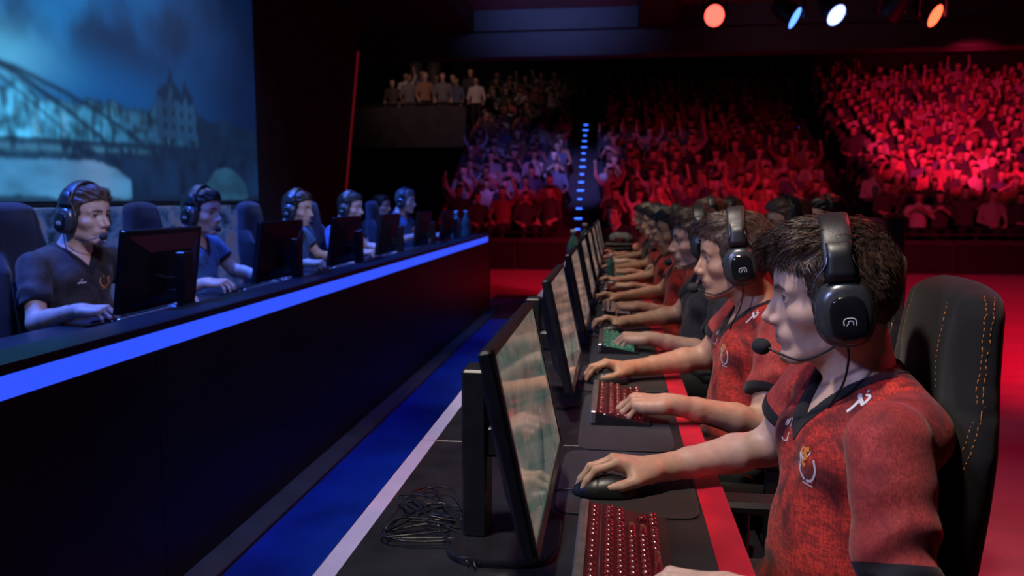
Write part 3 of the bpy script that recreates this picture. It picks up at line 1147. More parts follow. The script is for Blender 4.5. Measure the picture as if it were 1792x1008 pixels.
def headset_meshes(tagname, hs=1.0):
    out = {}
    u, v = np.array([1.0, 0, 0]), np.array([0, .08, 1.0])
    for side, sg in (('near', -1), ('far', 1)):
        vv = np.array([0, -.10 * sg, 1.0])
        c = lambda s_: np.array([-.006, sg * s_, -.010])
        b = MB()   # cushion: fat ring
        prof = [(.070, .036, .046), (.072, .046, .056), (.079, .050, .060), (.087, .050, .060), (.092, .046, .056), (.093, .034, .044)]
        R = [ring_at(c(s_), None, u, vv, rx, ry) for s_, rx, ry in prof]
        if sg > 0:
            R = [r[::-1] for r in R]
        b.rings(R)
        out['cushion_' + side] = b.data(tagname + '_cushion', 'leatherette', True)
        b = MB()   # shell
        prof = [(.088, .042, .052), (.092, .0465, .0565), (.100, .0480, .0580), (.108, .0455, .0555), (.115, .0385, .0475), (.119, .031, .040)]
        R = [ring_at(c(s_), None, u, vv, rx, ry, 2.3) for s_, rx, ry in prof]
        if sg > 0:
            R = [r[::-1] for r in R]
        b.rings(R)
        out['shell_' + side] = b.data(tagname + '_shell', 'dark_grey_plastic', True)
        b = MB()   # dark plate on the shell
        prof = [(.117, .0300, .0380), (.1210, .0290, .0370), (.1230, .026, .034), (.1235, .013, .017)]
        R = [ring_at(c(s_) + np.array([-.004, 0, -.006]), None, u, vv, rx, ry, 3.0) for s_, rx, ry in prof]
        if sg > 0:
            R = [r[::-1] for r in R]
        b.rings(R)
        out['plate_' + side] = b.data(tagname + '_plate', 'gloss_black', True)
        b = MB()   # small emblem: open rounded bracket with a bar
        o = c(.1240) + np.array([-.006, 0, -.012])
        P = [(-.0095, -.0060), (-.0098, .0010), (-.0070, .0058), (.0, .0068), (.0070, .0058), (.0098, .0010), (.0092, -.0050)]
        b.tube(bez([o + u * a + vv * q for a, q in P], 5), .0011, 6)
        P = [(-.0050, -.0052), (-.0050, .0002), (-.0015, .0022), (.0022, .0012), (.0030, -.0026), (.0062, -.0056)]
        b.tube(bez([o + u * a + vv * q for a, q in P], 5), .0009, 6)
        out['emblem_' + side] = b.data(tagname + '_emblem', 'logo_grey', True)
        b = MB()   # wire yoke hugging the cup
        for ds in (-1, 1):
            P = [(ds * .020 - .006, sg * .094, .088), (ds * .024 - .006, sg * .098, .073), (ds * .041 - .006, sg * .097, .052),
                 (ds * .0495 - .006, sg * .098, .026), (ds * .0500 - .006, sg * .098, .000), (ds * .0485 - .006, sg * .098, -.010)]
            b.tube(bez(P, 6), .0014, 6)
        out['yoke_' + side] = b.data(tagname + '_yoke', 'steel', True)
        b = MB()   # slider block between band and cup
        R = []
        for z, w, t, s_ in ((.112, .021, .005, .0905), (.085, .019, .006, .096), (.062, .022, .007, .100), (.046, .026, .006, .103)):
            R.append([np.array([-.006 + a, sg * (s_ + q), z]) for a, q in superellipse(20, w, t, 3)])
        if sg < 0:
            R = [r[::-1] for r in R]
        b.rings(R)
        out['slider_' + side] = b.data(tagname + '_slider', 'black_plastic', True)
    # headband
    b = MB()
    R = []
    n = 30
    for i in range(n + 1):
        a = math.pi * (i / n)
        a = -.10 + (math.pi + .20) * i / n
        rs, rz = .0915, .0965
        cs, cz = math.cos(a), math.sin(a)
        p = np.array([-.004, -rs * cs * (1 + .05 * cz * 0), .056 + rz * cz])
        nrm = np.array([0, -cs / rs, cz / rz])
        nrm /= np.linalg.norm(nrm)
        end = min(i, n - i) / n
        w = .026 if end > .03 else .024
        t = .0085 if end > .06 else .0065
        R.append([p + np.array([1.0, 0, 0]) * x + nrm * y for x, y in superellipse(20, w, t, 3.2)])
    b.rings(R)
    out['band'] = b.data(tagname + '_band', 'leatherette', True)
    # boom microphone and its foam
    b = MB()
    P = [(.004, -.106, -.056), (.030, -.102, -.073), (.070, -.088, -.088), (.105, -.060, -.080), (.126, -.044, -.070)]
    b.tube(bez(P, 8), .0022, 8)
    b.tube([(.000, -.106, -.046), (.005, -.106, -.060)], [.008, .006], 10)
    out['boom'] = b.data(tagname + '_boom', 'black_plastic', True)
    b = MB()
    ax = np.array([.9, .55, .2]); ax /= np.linalg.norm(ax)
    c0 = np.array([.124, -.045, -.071])
    ts = np.linspace(0, math.pi, 12)
    pts = [c0 + ax * (.016 - .017 * math.cos(t)) for t in ts]
    b.tube(pts, [max(.0005, .0155 * math.sin(t) ** .8) for t in ts], 18)
    out['foam'] = b.data(tagname + '_foam', 'foam', True)
    b = MB()
    P = [(-.004, -.104, -.058), (-.006, -.100, -.086), (.006, -.098, -.130), (.030, -.080, -.172), (.046, -.062, -.205), (.052, -.058, -.235)]
    b.tube(bez(P, 8), .0021, 8)
    out['cord'] = b.data(tagname + '_cord', 'cable', True)
    return out

def place_headset(hm, ms, person, label, group=None, mic=True):
    """a headset worn by a person: same frame as the head"""
    Mh = Matrix([[*(ms['HM'][i] * ms['hs'] * .965), ms['ho'][i]] for i in range(3)] + [[0, 0, 0, 1]])
    PM = Matrix.LocRotScale(person.location, person.rotation_euler, person.scale)
    r = thing('headset', label, 'headset', group=group)
    W_ = PM @ Mh
    # an empty cannot hold a mirrored rotation safely: split off the reflection
    if W_.determinant() < 0:
        W_ = W_ @ Matrix.Diagonal((1, -1, 1, 1))
        r.matrix_basis = W_
        r.scale = (r.scale[0], -r.scale[1], r.scale[2])
    else:
        r.matrix_basis = W_
    link('headband', hm['band'], r)
    for side in ('near', 'far'):
        cup = link('ear_cup', hm['shell_' + side], r)
        link('ear_cushion', hm['cushion_' + side], r)
        link('logo_plate', hm['plate_' + side], cup)
        link('emblem', hm['emblem_' + side], cup)
        link('yoke', hm['yoke_' + side], r)
        link('slider', hm['slider_' + side], r)
    if mic:
        bm = link('microphone_boom', hm['boom'], r)
        link('foam_cover', hm['foam'], bm)
    link('cord', hm['cord'], r)
    return r

# ------------------------------------------------------------------ gaming chair (faces -X, origin on the floor under the seat)
def chair_meshes(h=.008):
    out = {}
    zz = np.array([.40, .50, .62, .74, .86, .96, 1.02, 1.08, 1.14, 1.20, 1.235, 1.255])
    ww = np.array([.205, .212, .218, .222, .222, .214, .198, .178, .164, .152, .132, .095])
    S = Solid((-.04, -.33, .36), (.36, .33, 1.30), h)
    def shape(d, X, Y, Z):
        lean = (Z - .45) * .10
        w = np.interp(Z, zz, ww).astype(np.float32)
        ay = np.abs(Y)
        # thickness: thin centre, thick side bolsters below the shoulders
        low = np.clip((1.04 - Z) / .10, 0, 1) * np.clip((Z - .42) / .08, 0, 1)
        bol = np.exp(-((ay - w * .80) / .060) ** 2) * low
        cen = .010 * np.cos(np.clip(ay / .16, 0, 1) * np.pi)
        front = .062 + lean - .060 * bol - cen * .4 - .014 * np.exp(-((Z - 1.14) / .07) ** 2) * (ay < .15) * np.cos(np.clip(ay / .15, 0, 1) * np.pi / 2)
        back = .132 + lean + .012 * np.cos(np.clip(ay / np.maximum(w, .05), 0, 1) * np.pi / 2)
        ctr = (front + back) / 2
        half = (back - front) / 2
        r = .042
        qx = np.abs(X - ctr) - half + r
        qy = ay - w + r
        qz = np.abs(Z - .82) - .437 + r
        o = np.sqrt(np.maximum(qx, 0) ** 2 + np.maximum(qy, 0) ** 2 + np.maximum(qz, 0) ** 2)
        v = o + np.minimum(np.maximum(qx, np.maximum(qy, qz)), 0) - r
        # seams pressed into the front: beside the centre panel, below the head rest
        g = .0035 * np.exp(-((ay - (.095 + .02 * np.clip((1.0 - Z) / .3, 0, 1))) / .006) ** 2) * (X < ctr)
        g = g + .004 * np.exp(-((Z - (1.035 - .10 * np.clip((ay - .09) / .12, -.4, 1) * 0)) / .007) ** 2) * (X < ctr + .02)
        return v + g
    S.every(shape)
    V, F = S.mesh()
    V[:, 2] = .38 + (V[:, 2] - .38) * .905
    out['back'] = mesh_data('chair_backrest', V, F, ['chair_fabric'])
    tree = BVHTree.FromPolygons([tuple(map(float, q)) for q in V], [tuple(map(int, f)) for f in F])
    # orange stitches: two lines along the edge of the side, one by the centre panel
    st = MB()
    def stitch(yz, xdir, gap=.0105, ln=.0062):
        P = bez(yz, 40)
        P[:, 2] = .38 + (P[:, 2] - .38) * .905
        D = np.r_[0, np.cumsum(np.linalg.norm(np.diff(P, axis=0), axis=1))]
        for s0 in np.arange(0, D[-1], gap):
            seg = []
            for q in (s0, s0 + ln):
                a = np.array([np.interp(q, D, P[:, i]) for i in range(3)])
                hit = tree.find_nearest(Vector(a))
                if hit[0] is None:
                    continue
                seg.append(np.array(hit[0]) + np.array(hit[1]) * .0004)
            if len(seg) == 2 and np.linalg.norm(seg[0] - seg[1]) < .02:
                st.tube(seg, .0007, 4)
    for sg in (1, -1):
        for off in (0, .020):
            stitch([(.075 + (z - .45) * .10 + off + dx, sg * (w_ + .03), z) for z, w_, dx in
                    ((1.245, .095, .020), (1.215, .13, .012), (1.14, .158, .002), (1.06, .184, -.008), (1.0, .206, -.018), (.93, .218, -.034), (.85, .222, -.054), (.76, .222, -.062), (.66, .218, -.060), (.56, .212, -.05))], 0)
        stitch([(-.05 + (z - .45) * .10 + .06, sg * y_, z) for z, y_ in ((1.235, .085), (1.18, .094), (1.10, .096), (1.045, .097))], 0)
    out['stitch'] = st.data('chair_stitching', 'orange_thread', True)
    S = Solid((-.50, -.30, .36), (.10, .30, .56), h * 1.4)
    S.box((-.20, 0, .435), (.26, .245, .055), .05, .0)
    S.both('cap', (-.40, .215, .475), (.0, .225, .48), .045, .045, np=2, k=.03)
    V, F = S.mesh()
    out['seat'] = mesh_data('chair_seat', V, F, ['chair_fabric'])
    for sg, nm in ((-1, 'arm_near'), (1, 'arm_far')):
        b = MB()
        b.box((-.28, sg * .315 - .04, .605), (-.02, sg * .315 + .04, .635), bev=.010)
        b.box((-.19, sg * .315 - .022, .40), (-.11, sg * .315 + .022, .61), bev=.006)
        b.box((-.19, min(sg * .1, sg * .335), .375), (-.11, max(sg * .1, sg * .335), .40))
        out[nm] = b.data('chair_armrest', 'black_plastic')
    b = MB()
    b.tube([(-.20, 0, .385), (-.20, 0, .20)], .030, 16)
    b.tube([(-.20, 0, .24), (-.20, 0, .09)], .042, 16)
    out['lift'] = b.data('chair_lift', 'black_plastic', True)
    b = MB()
    for k in range(5):
        a = 2 * math.pi * k / 5 + .3
        d = np.array([math.cos(a), math.sin(a), 0])
        c = np.array([-.20, 0, .10])
        b.tube([c, c + d * .16 + np.array([0, 0, -.005]), c + d * .31 + np.array([0, 0, -.03])], [.034, .027, .018], 8)
    out['base'] = b.data('chair_base', 'black_plastic', True)
    cs = []
    for k in range(5):
        a = 2 * math.pi * k / 5 + .3
        d = np.array([math.cos(a), math.sin(a), 0])
        t = np.array([-d[1], d[0], 0])
        c = np.array([-.20, 0, .03]) + d * .31
        b = MB()
        for w in (-.016, .016):
            b.tube([c + t * (w - .008), c + t * (w + .008)], .029, 14)
        b.tube([c, c + np.array([0, 0, .045])], .009, 8)
        cs.append(b.data('chair_caster', 'rubber', True))
    out['casters'] = cs
    return out

def place_chair(cm, loc, label, rotz=0.0, group=None, fabric_='chair_fabric', thread=True, sc=1.0):
    r = thing('gaming_chair', label, 'chair', loc, rotz, (sc, sc, sc), group)
    o = link('backrest', cm['back'], r)
    own_mats(o, fabric_)
    if thread:
        link('stitching', cm['stitch'], o, label='orange stitching along the edges', kind='stuff')
    own_mats(link('seat', cm['seat'], r), fabric_)
    link('armrest', cm['arm_near'], r)
    link('armrest', cm['arm_far'], r)
    link('gas_lift', cm['lift'], r)
    link('base', cm['base'], r)
    for c in cm['casters']:
        link('caster', c, r)
    return r

# ------------------------------------------------------------------ monitors
def screen_mat(name, pal, strength):
    t = NT(name)
    v = t.coord('Object', scale=(1, 1, 1))
    a = t.noise(t.coord('Object', scale=(3, 5, 9)), 1.0, 4, 0.6, 0.8)
    c = t.ramp(a, pal)
    g = t.noise(t.coord('Object', scale=(10, 60, 40)), 1.0, 2)
    hi = t.ramp(g, [(0.62, (0, 0, 0)), (0.72, (1, 1, 1))])
    c = t.mix(t.math('MULTIPLY', hi, 0.35), c, (0.8, 0.75, 0.9))
    t.set(base=(0.01, 0.01, 0.012), rough=0.07, ecol=c, estr=strength, spec=0.6)
    return t.m
M['screen_green'] = screen_mat('screen_green', [(0.30, (0.05, 0.10, 0.10)), (0.45, (0.16, 0.24, 0.20)), (0.58, (0.36, 0.30, 0.25)), (0.72, (0.55, 0.42, 0.36))], 0.32)
M['screen_rose'] = screen_mat('screen_rose', [(0.30, (0.08, 0.09, 0.10)), (0.45, (0.30, 0.20, 0.18)), (0.6, (0.5, 0.36, 0.33)), (0.75, (0.6, 0.5, 0.48))], 0.32)
M['monitor_shell'] = plain('monitor_shell', (0.010, 0.010, 0.013), 0.34, bump=0.05)
M['monitor_base'] = plain('monitor_base', (0.016, 0.015, 0.017), 0.16, var=0.15)

# origin on the desk below the panel; screen faces +X, panel leans back to -X
def monitor_meshes(wid=.53, hgt=.30, tilt=12.0, base_z=.085, screen='screen_green'):
    out = {}
    R = Matrix.Rotation(math.radians(-tilt), 3, 'Y')
    piv = (0, 0, base_z)
    y = wid / 2
    b = MB()
    b.box((-.020, -y, base_z), (0, y, base_z + hgt), R, piv, bev=.004)
    # tapered back of the housing
    r0 = [(-.019, -y * .93, base_z + .015), (-.019, y * .93, base_z + .015), (-.019, y * .93, base_z + hgt - .02), (-.019, -y * .93, base_z + hgt - .02)]
    r1 = [(-.048, -y * .55, base_z + .06), (-.048, y * .55, base_z + .06), (-.048, y * .55, base_z + hgt - .08), (-.048, -y * .55, base_z + hgt - .08)]
    rr = [[tuple(R @ (Vector(p) - Vector(piv)) + Vector(piv)) for p in q] for q in (r0, r1)]
    b.rings([q[::-1] for q in rr])
    out['panel'] = b.data('monitor_panel', 'monitor_shell')
    b = MB()
    b.box((0.0006, -y + .010, base_z + .016), (.0014, y - .010, base_z + hgt - .010), R, piv)
    out['screen'] = b.data('monitor_screen', screen)
    b = MB()   # thin bezel, proud of the screen
    for lo, hi in (((0, -y, base_z), (.004, y, base_z + .016)), ((0, -y, base_z + hgt - .010), (.004, y, base_z + hgt)),
                   ((0, -y, base_z), (.004, -y + .010, base_z + hgt)), ((0, y - .010, base_z), (.004, y, base_z + hgt))):
        b.box(lo, hi, R, piv)
    out['bezel'] = b.data('monitor_bezel', 'monitor_shell')
    b = MB()
    b.box((-.148, -.034, .012), (-.106, .034, .300), bev=.004)
    out['post'] = b.data('monitor_post', 'black_plastic')
    b = MB()
    b.box((-.125, -.028, .150), (-.060, .028, .205), bev=.006)
    out['hinge'] = b.data('monitor_hinge', 'black_plastic')
    q = superellipse(40, .095, .118, 3.4)
    b = MB()
    b.rings([[(x - .078, yy, z) for x, yy in q * s_] for z, s_ in ((.0, .985), (.003, 1.0), (.010, 1.0), (.0135, .98))])
    out['base'] = b.data('monitor_base', 'monitor_base', False)
    return out

def place_monitor(mm, loc, label, rotz=0.0, group=None):
    r = thing('monitor', label, 'monitor', loc, rotz, group=group)
    p = link('panel', mm['panel'], r)
    link('screen', mm['screen'], p, label='lit screen')
    link('bezel', mm['bezel'], p)
    link('stand_post', mm['post'], r)
    link('hinge', mm['hinge'], r)
    auto_smooth(link('stand_base', mm['base'], r))
    return r

# ------------------------------------------------------------------ keyboards
def key_mat(name, col, strength, leg):
    t = NT(name)
    o = t.n('ShaderNodeObjectInfo')
    v = t.coord('Object', scale=(300, 300, 300))
    f = t.noise(v, 1.0, 2)
    lm = t.ramp(f, [(0.52, (0, 0, 0)), (0.60, (1, 1, 1))])
    t.set(base=col, rough=0.24, ecol=leg, estr=t.math('MULTIPLY', lm, strength), coat=0.7, coatr=0.08)
    return t.m
M['key_red'] = key_mat('key_red', (0.080, 0.007, 0.011), 0.10, (1.0, 0.05, 0.08))
M['key_mixed'] = key_mat('key_mixed', (0.030, 0.022, 0.026), 0.5, (0.9, 0.75, 0.75))
M['key_green'] = key_mat('key_green', (0.020, 0.030, 0.026), 0.5, (0.35, 0.9, 0.65))
M['glow_red'] = glow('glow_red', (1.0, 0.03, 0.07), 0.03, (0.006, 0.006, 0.008))
M['glow_green'] = glow('glow_green', (0.15, 0.9, 0.5), 0.10)
M['kb_metal'] = plain('kb_metal', (0.40, 0.37, 0.40), 0.35, metal=0.8)
M['kb_body'] = plain('kb_body', (0.012, 0.011, 0.013), 0.4)

KROWS = []
def _kb_rows():
    # row layout: x (towards the player), list of (y start, width) in key units of 19 mm; y runs from the player's left (near)
    u = .0190
    rows = []
    rows.append((0.0, [(0, 1)] + [(2 + i, 1) for i in range(4)] + [(6.5 + i, 1) for i in range(4)] + [(11 + i, 1) for i in range(4)] + [(15.3 + i, 1) for i in range(3)]))
    rows.append((1.35, [(i, 1) for i in range(13)] + [(13, 2)] + [(15.3 + i, 1) for i in range(3)]))
    rows.append((2.35, [(0, 1.5)] + [(1.5 + i, 1) for i in range(12)] + [(13.5, 1.5)] + [(15.3 + i, 1) for i in range(3)]))
    rows.append((3.35, [(0, 1.75)] + [(1.75 + i, 1) for i in range(11)] + [(12.75, 2.25)]))
    rows.append((4.35, [(0, 2.25)] + [(2.25 + i, 1) for i in range(10)] + [(12.25, 2.75)] + [(16.3, 1)]))
    rows.append((5.35, [(0, 1.25), (1.25, 1.25), (2.5, 1.25), (3.75, 6.25), (10, 1.25), (11.25, 1.25), (12.5, 1.25), (13.75, 1.25)] + [(15.3 + i, 1) for i in range(3)]))
    return u, rows

def key_shape(w, u):
    """one key cap, centred, 26 triangles"""
    g = .0014
    hx, hy = u / 2 - g, w * u / 2 - g - .0006
    b = MB()
    R = []
    for z, i in ((0, 0), (.0050, .0012), (.0080, .0026), (.0092, .0056)):
        R.append([(-hx + i, -hy + i, z), (hx - i, -hy + i, z), (hx - i, hy - i, z), (-hx + i, hy - i, z)])
    b.rings(R)
    return b

def slope_z(x):
    return .0105 + .016 * (1 - (x + .07) / .14)

def place_keyboard(loc, label, keys='key_red', glow_='glow_red', single=True, group=None, rotz=0.0, cache={}):
    """origin at the middle of its foot on the desk, F keys towards -X"""
    u, rows = _kb_rows()
    L = 18.3 * u
    r = thing('keyboard', label, 'keyboard', loc, rotz, group=group)
    if 'body' not in cache:
        b = MB()
        y0, y1 = -L / 2 - .010, L / 2 + .010
        x0, x1 = -.078, .072
        vs = [(x0, y0, 0), (x1, y0, 0), (x1, y1, 0), (x0, y1, 0),
              (x0, y0, slope_z(x0) + .006), (x1, y0, slope_z(x1) - .004), (x1, y1, slope_z(x1) - .004), (x0, y1, slope_z(x0) + .006)]
        b.add(vs, [(0, 3, 2, 1), (4, 5, 6, 7), (0, 1, 5, 4), (1, 2, 6, 5), (2, 3, 7, 6), (3, 0, 4, 7)])
        cache['body'] = b.data('keyboard_body', 'kb_body')
        b = MB()
        b.box((x0 - .004, y0, .004), (x0 + .012, y1, slope_z(x0) + .010), bev=.003)
        b.box((x0 + .030, y0 + .004, slope_z(x0 + .03) - .002), (x0 + .036, y1 - .004, slope_z(x0 + .03) + .0055), bev=.001)
        cache['bar'] = b.data('keyboard_bar', 'kb_metal')
        b = MB()
        b.add([(x0 + .014, y0 + .005, slope_z(x0) + .0062), (x1 - .004, y0 + .005, slope_z(x1) - .0036), (x1 - .004, y1 - .005, slope_z(x1) - .0036), (x0 + .014, y1 - .005, slope_z(x0) + .0062)], [(0, 1, 2, 3)])
        b.add([(x0 + .014, y0 + .005, slope_z(x0) + .0052), (x1 - .004, y0 + .005, slope_z(x1) - .0046), (x1 - .004, y1 - .005, slope_z(x1) - .0046), (x0 + .014, y1 - .005, slope_z(x0) + .0052)], [(3, 2, 1, 0)])
        cache['plate'] = b.data('keyboard_light', glow_)
    body = link('body', cache['body'], r)
    link('metal_bar', cache['bar'], body)
    own_mats(link('backlight', cache['plate'], body), glow_)
    tl = math.atan(.016 / .14)
    everything = MB()
    for ri, (rx, ks) in enumerate(rows):
        for (ys, w) in ks:
            x = -.0545 + rx * u
            y = -L / 2 + (ys + w / 2) * u
            z = slope_z(x) + .0015 + (.002 if ri == 1 else 0)
            if single:
                kk = ('k', w)
                if kk not in cache:
                    cache[kk] = key_shape(w, u).data('keyboard_key', 'key_red', True)
                o = link('key', cache[kk], r)
                own_mats(o, keys)
                o.location = (x, y, z)
                o.rotation_euler = (0, tl, 0)
            elif ('joined' not in cache):
                kb = key_shape(w, u)
                everything.add([(a * math.cos(tl) + c * math.sin(tl) + x, q + y, c + z - a * math.sin(tl)) for a, q, c in kb.v], kb.f)
    if not single:
        if 'joined' not in cache:
            cache['joined'] = everything.data('keyboard_keys', 'key_red')
        own_mats(link('keys', cache['joined'], r, kind='stuff'), keys)
    return r

# ------------------------------------------------------------------ mouse
def mouse_meshes():
    S = Solid((-.075, -.045, -.01), (.075, .045, .06), .0022)
    S.ell((.012, 0, .004), (.054, .033, .036), 0)
    S.ell((-.022, 0, .002), (.042, .030, .026), .02)
    S.every(lambda d, X, Y, Z: np.maximum(d, .001 - Z) + .0018 * np.exp(-(Y / .0012) ** 2) * (X < -.012) * (Z > .01)
            + .0015 * np.exp(-((X + .012 + 6 * Y * Y) / .0013) ** 2) * (Z > .012))
    V, F = S.mesh()
    out = {'shell': mesh_data('mouse_shell', V, F, ['black_plastic'])}
    b = MB()
    b.tube([(-.034, -.004, .0235), (-.034, .004, .0235)], .009, 18)
    out['wheel'] = b.data('mouse_wheel', 'rubber', True)
    return out

def place_mouse(mm, loc, label, rotz=0.0, group=None):
    r = thing('computer_mouse', label, 'mouse', loc, rotz, group=group)
    link('shell', mm['shell'], r)
    link('scroll_wheel', mm['wheel'], r)
    b = MB()
    pts = bez([(-.060, 0, .008), (-.085, .004, .004), (-.115, -.006, .003), (-.150, .006, .003)], 6)
    b.tube(pts, .0019, 6)
    b.build('cord', 'cable', r, True)
    return r

# ------------------------------------------------------------------ the hall
def struct(name, mb, mat, smooth=False, parent=None, label=None):
    o = mb.build(name, mat, parent, smooth)
    if parent is None:
        o['kind'] = 'structure'
    if label:
        o['label'] = label
    return o

def floor_mats():
    t = NT('stage_floor')
    v = t.coord('Object')
    f = t.noise(v, 1.3, 5, 0.6)
    t.set(base=t.ramp(f, [(0.3, (0.020, 0.022, 0.030)), (0.7, (0.034, 0.036, 0.046))]), rough=t.ramp(t.noise(v, 3, 4), [(0.3, (0.30,) * 3), (0.7, (0.42,) * 3)]), spec=0.5)
    M['stage_floor'] = t.m
    t = NT('red_carpet')
    f = t.noise(t.coord('Object', scale=(1, 4, 1)), 0.9, 5, 0.6)
    g = t.noise(t.coord('Object'), 160, 2)
    t.set(base=t.ramp(f, [(0.3, (0.30, 0.040, 0.075)), (0.7, (0.44, 0.060, 0.10))]), rough=0.8, sheen=0.2, spec=0.2)
    t.bump(g, 0.4, 0.004)
    M['red_carpet'] = t.m
floor_mats()
M['wall_black'] = plain('wall_black', (0.010, 0.010, 0.012), 0.7, scale=2)
M['ceiling_black'] = plain('ceiling_black', (0.016, 0.015, 0.017), 0.65, scale=2)
M['beam_black'] = plain('beam_black', (0.020, 0.018, 0.019), 0.6, scale=3)
M['recess_grey'] = plain('recess_grey', (0.12, 0.115, 0.125), 0.5, scale=3)
M['concrete_dark'] = plain('concrete_dark', (0.045, 0.040, 0.045), 0.75, scale=4)
M['counter_black'] = plain('counter_black', (0.009, 0.009, 0.011), 0.42, scale=3)
M['counter_cap'] = plain('counter_cap', (0.020, 0.023, 0.032), 0.36, scale=8)
M['plinth_grey'] = plain('plinth_grey', (0.075, 0.078, 0.080), 0.55, scale=6)
M['desk_black'] = plain('desk_black', (0.018, 0.018, 0.022), 0.34, scale=12, var=0.35)
M['desk_red'] = plain('desk_red', (0.52, 0.012, 0.035), 0.45, scale=10)
M['desk_white'] = plain('desk_white', (0.36, 0.33, 0.52), 0.5, scale=10, var=0.08)
M['led_blue'] = glow('led_blue', (0.028, 0.085, 1.0), 1.05, (0.05, 0.08, 0.4))
M['painted_lane_light'] = plain('painted_lane_light', (0.006, 0.045, 0.42), 0.38, scale=3, var=0.3)  # blue light falling on the floor, put into the colour
M['led_red'] = glow('led_red', (0.9, 0.03, 0.06), 0.10, (0.3, 0.02, 0.02))
M['step_blue'] = glow('step_blue', (0.03, 0.13, 1.0), 4.0)

b = MB(); b.box((-12, -3, -.20), (16, 15.2, 0)); o = struct('floor', b, 'red_carpet')
b = MB(); b.box((-1.60, -2, 0.0), (.62, 10.9, .006)); o = struct('floor_stage', b, 'stage_floor', label='dark glossy stage floor between the two rows')
b = MB(); b.box((-1.338, -2, .006), (-.98, 8.6, .009)); o = struct('floor_painted_light', b, 'painted_lane_light', label='blue light painted on the floor along the foot of the counter')
b = MB(); b.box((-4.0, -2, 0.0), (-1.60, 9.6, .08)); o = struct('floor_platform', b, 'stage_floor', label='low dark platform under the blue team')

# left wall with slanted end, lower printed panel
b = MB()
b.add([(-4.0, -2, 0), (-4.0, 11.1, 0), (-4.0, 12.55, 4.2), (-4.0, -2, 4.2), (-4.3, -2, 0), (-4.3, 11.1, 0), (-4.3, 12.55, 4.2), (-4.3, -2, 4.2)],
      [(0, 1, 2, 3), (7, 6, 5, 4), (1, 5, 6, 2), (0, 4, 5, 1), (3, 2, 6, 7), (0, 3, 7, 4)])
struct('wall_left', b, 'wall_black')

b = MB()
b.box((0, -.012, 0), (.020, .012, 3.75))
o = b.build('light_strip', 'led_red')
o.location = (-3.995, 11.18, .05)
o.rotation_euler = (-math.atan2(12.50 - 11.12, 4.1), 0, 0)
tag(o, 'thin red light strip running up the slanted end of the black left wall', 'light')

# ceiling with two lighting recesses
b = MB()
zc, zt = 4.2, 4.9
for lo, hi in (((-12, -3), (16, 7.0)), ((-12, 7.0), (-2.42, 14.0)), ((.35, 7.0), (.95, 14.0)), ((8.5, 7.0), (16, 14.0))):
    b.box((lo[0], lo[1], zc), (hi[0], hi[1], zt))
struct('ceiling', b, 'ceiling_black')
b = MB()
b.box((-2.6, 6.9, 4.52), (.45, 14.0, 4.60))
b.box((.85, 6.9, 4.52), (8.6, 14.0, 4.60))
struct('ceiling_recess', b, 'recess_grey', label='grey upper panels of the two lighting recesses')
b = MB()
for x0, x1 in ((-2.42, .35), (.95, 8.5)):
    b.box((x0, 13.90, 4.2), (x1, 14.02, 4.53))
    b.box((x0, 13.86, 4.17), (x1, 13.90, 4.21))
    b.box((x0 - .04, 7.0, 4.17), (x0, 13.9, 4.21))
    b.box((x1, 7.0, 4.17), (x1 + .04, 13.9, 4.21))
struct('trim_1', b, 'beam_black', label='dark edges of the ceiling recesses')
b = MB(); b.box((-12, 14.0, 3.76), (16, 14.4, 4.9)); struct('wall_header', b, 'beam_black', label='black header beam over the front of the stand')
area('recess_lamp_blue', (-1.3, 9.8, 4.24), (-1.1, 12.9, 4.52), (0.20, 0.28, 1.0), 9, 2.0, .12, 36)
area('recess_lamp_violet', (3.2, 11.4, 4.25), (4.4, 12.5, 4.55), (0.9, 0.45, 0.75), 4, 4.0, .2)

# hall behind the stand
b = MB(); b.box((-14, 30.0, -.2), (20, 30.3, 8)); struct('wall_back', b, 'wall_black')
b = MB(); b.box((-14, 14.4, 7.0), (20, 30.3, 7.2)); struct('ceiling_stand', b, 'ceiling_black', label='dark ceiling above the stand')
b = MB(); b.box((-14.3, 12.5, -.2), (-14, 30.3, 8)); struct('wall_far_left', b, 'wall_black')
b = MB(); b.box((16, -3, -.2), (16.3, 30.3, 8)); struct('wall_right', b, 'wall_black')
b = MB(); b.box((-14, 15.2, -.2), (20, 30, -.02)); struct('floor_stand', b, 'concrete_dark', label='dark ground under the stand')

# barrier in front of the stand
b = MB()
b.box((-5.0, 14.90, 0), (14, 15.02, .60))
o = struct('wall_barrier', b, 'concrete_dark', label='low dark barrier wall in front of the crowd')
for k in range(12):
    b = MB()
    b.box((-4.9 + k * 1.55, 14.865, .05), (-4.9 + k * 1.55 + 1.50, 14.9, .52), bev=.012)
    b.build('panel', 'wall_black', o)
b = MB()
b.tube([(-5.0, 14.96, .70), (14, 14.96, .70)], .022, 8)
for k in range(14):
    b.tube([(-4.9 + k * 1.4, 14.96, .58), (-4.9 + k * 1.4, 14.96, .70)], .016, 6)
r = b.build('handrail', 'concrete_dark', o, True)

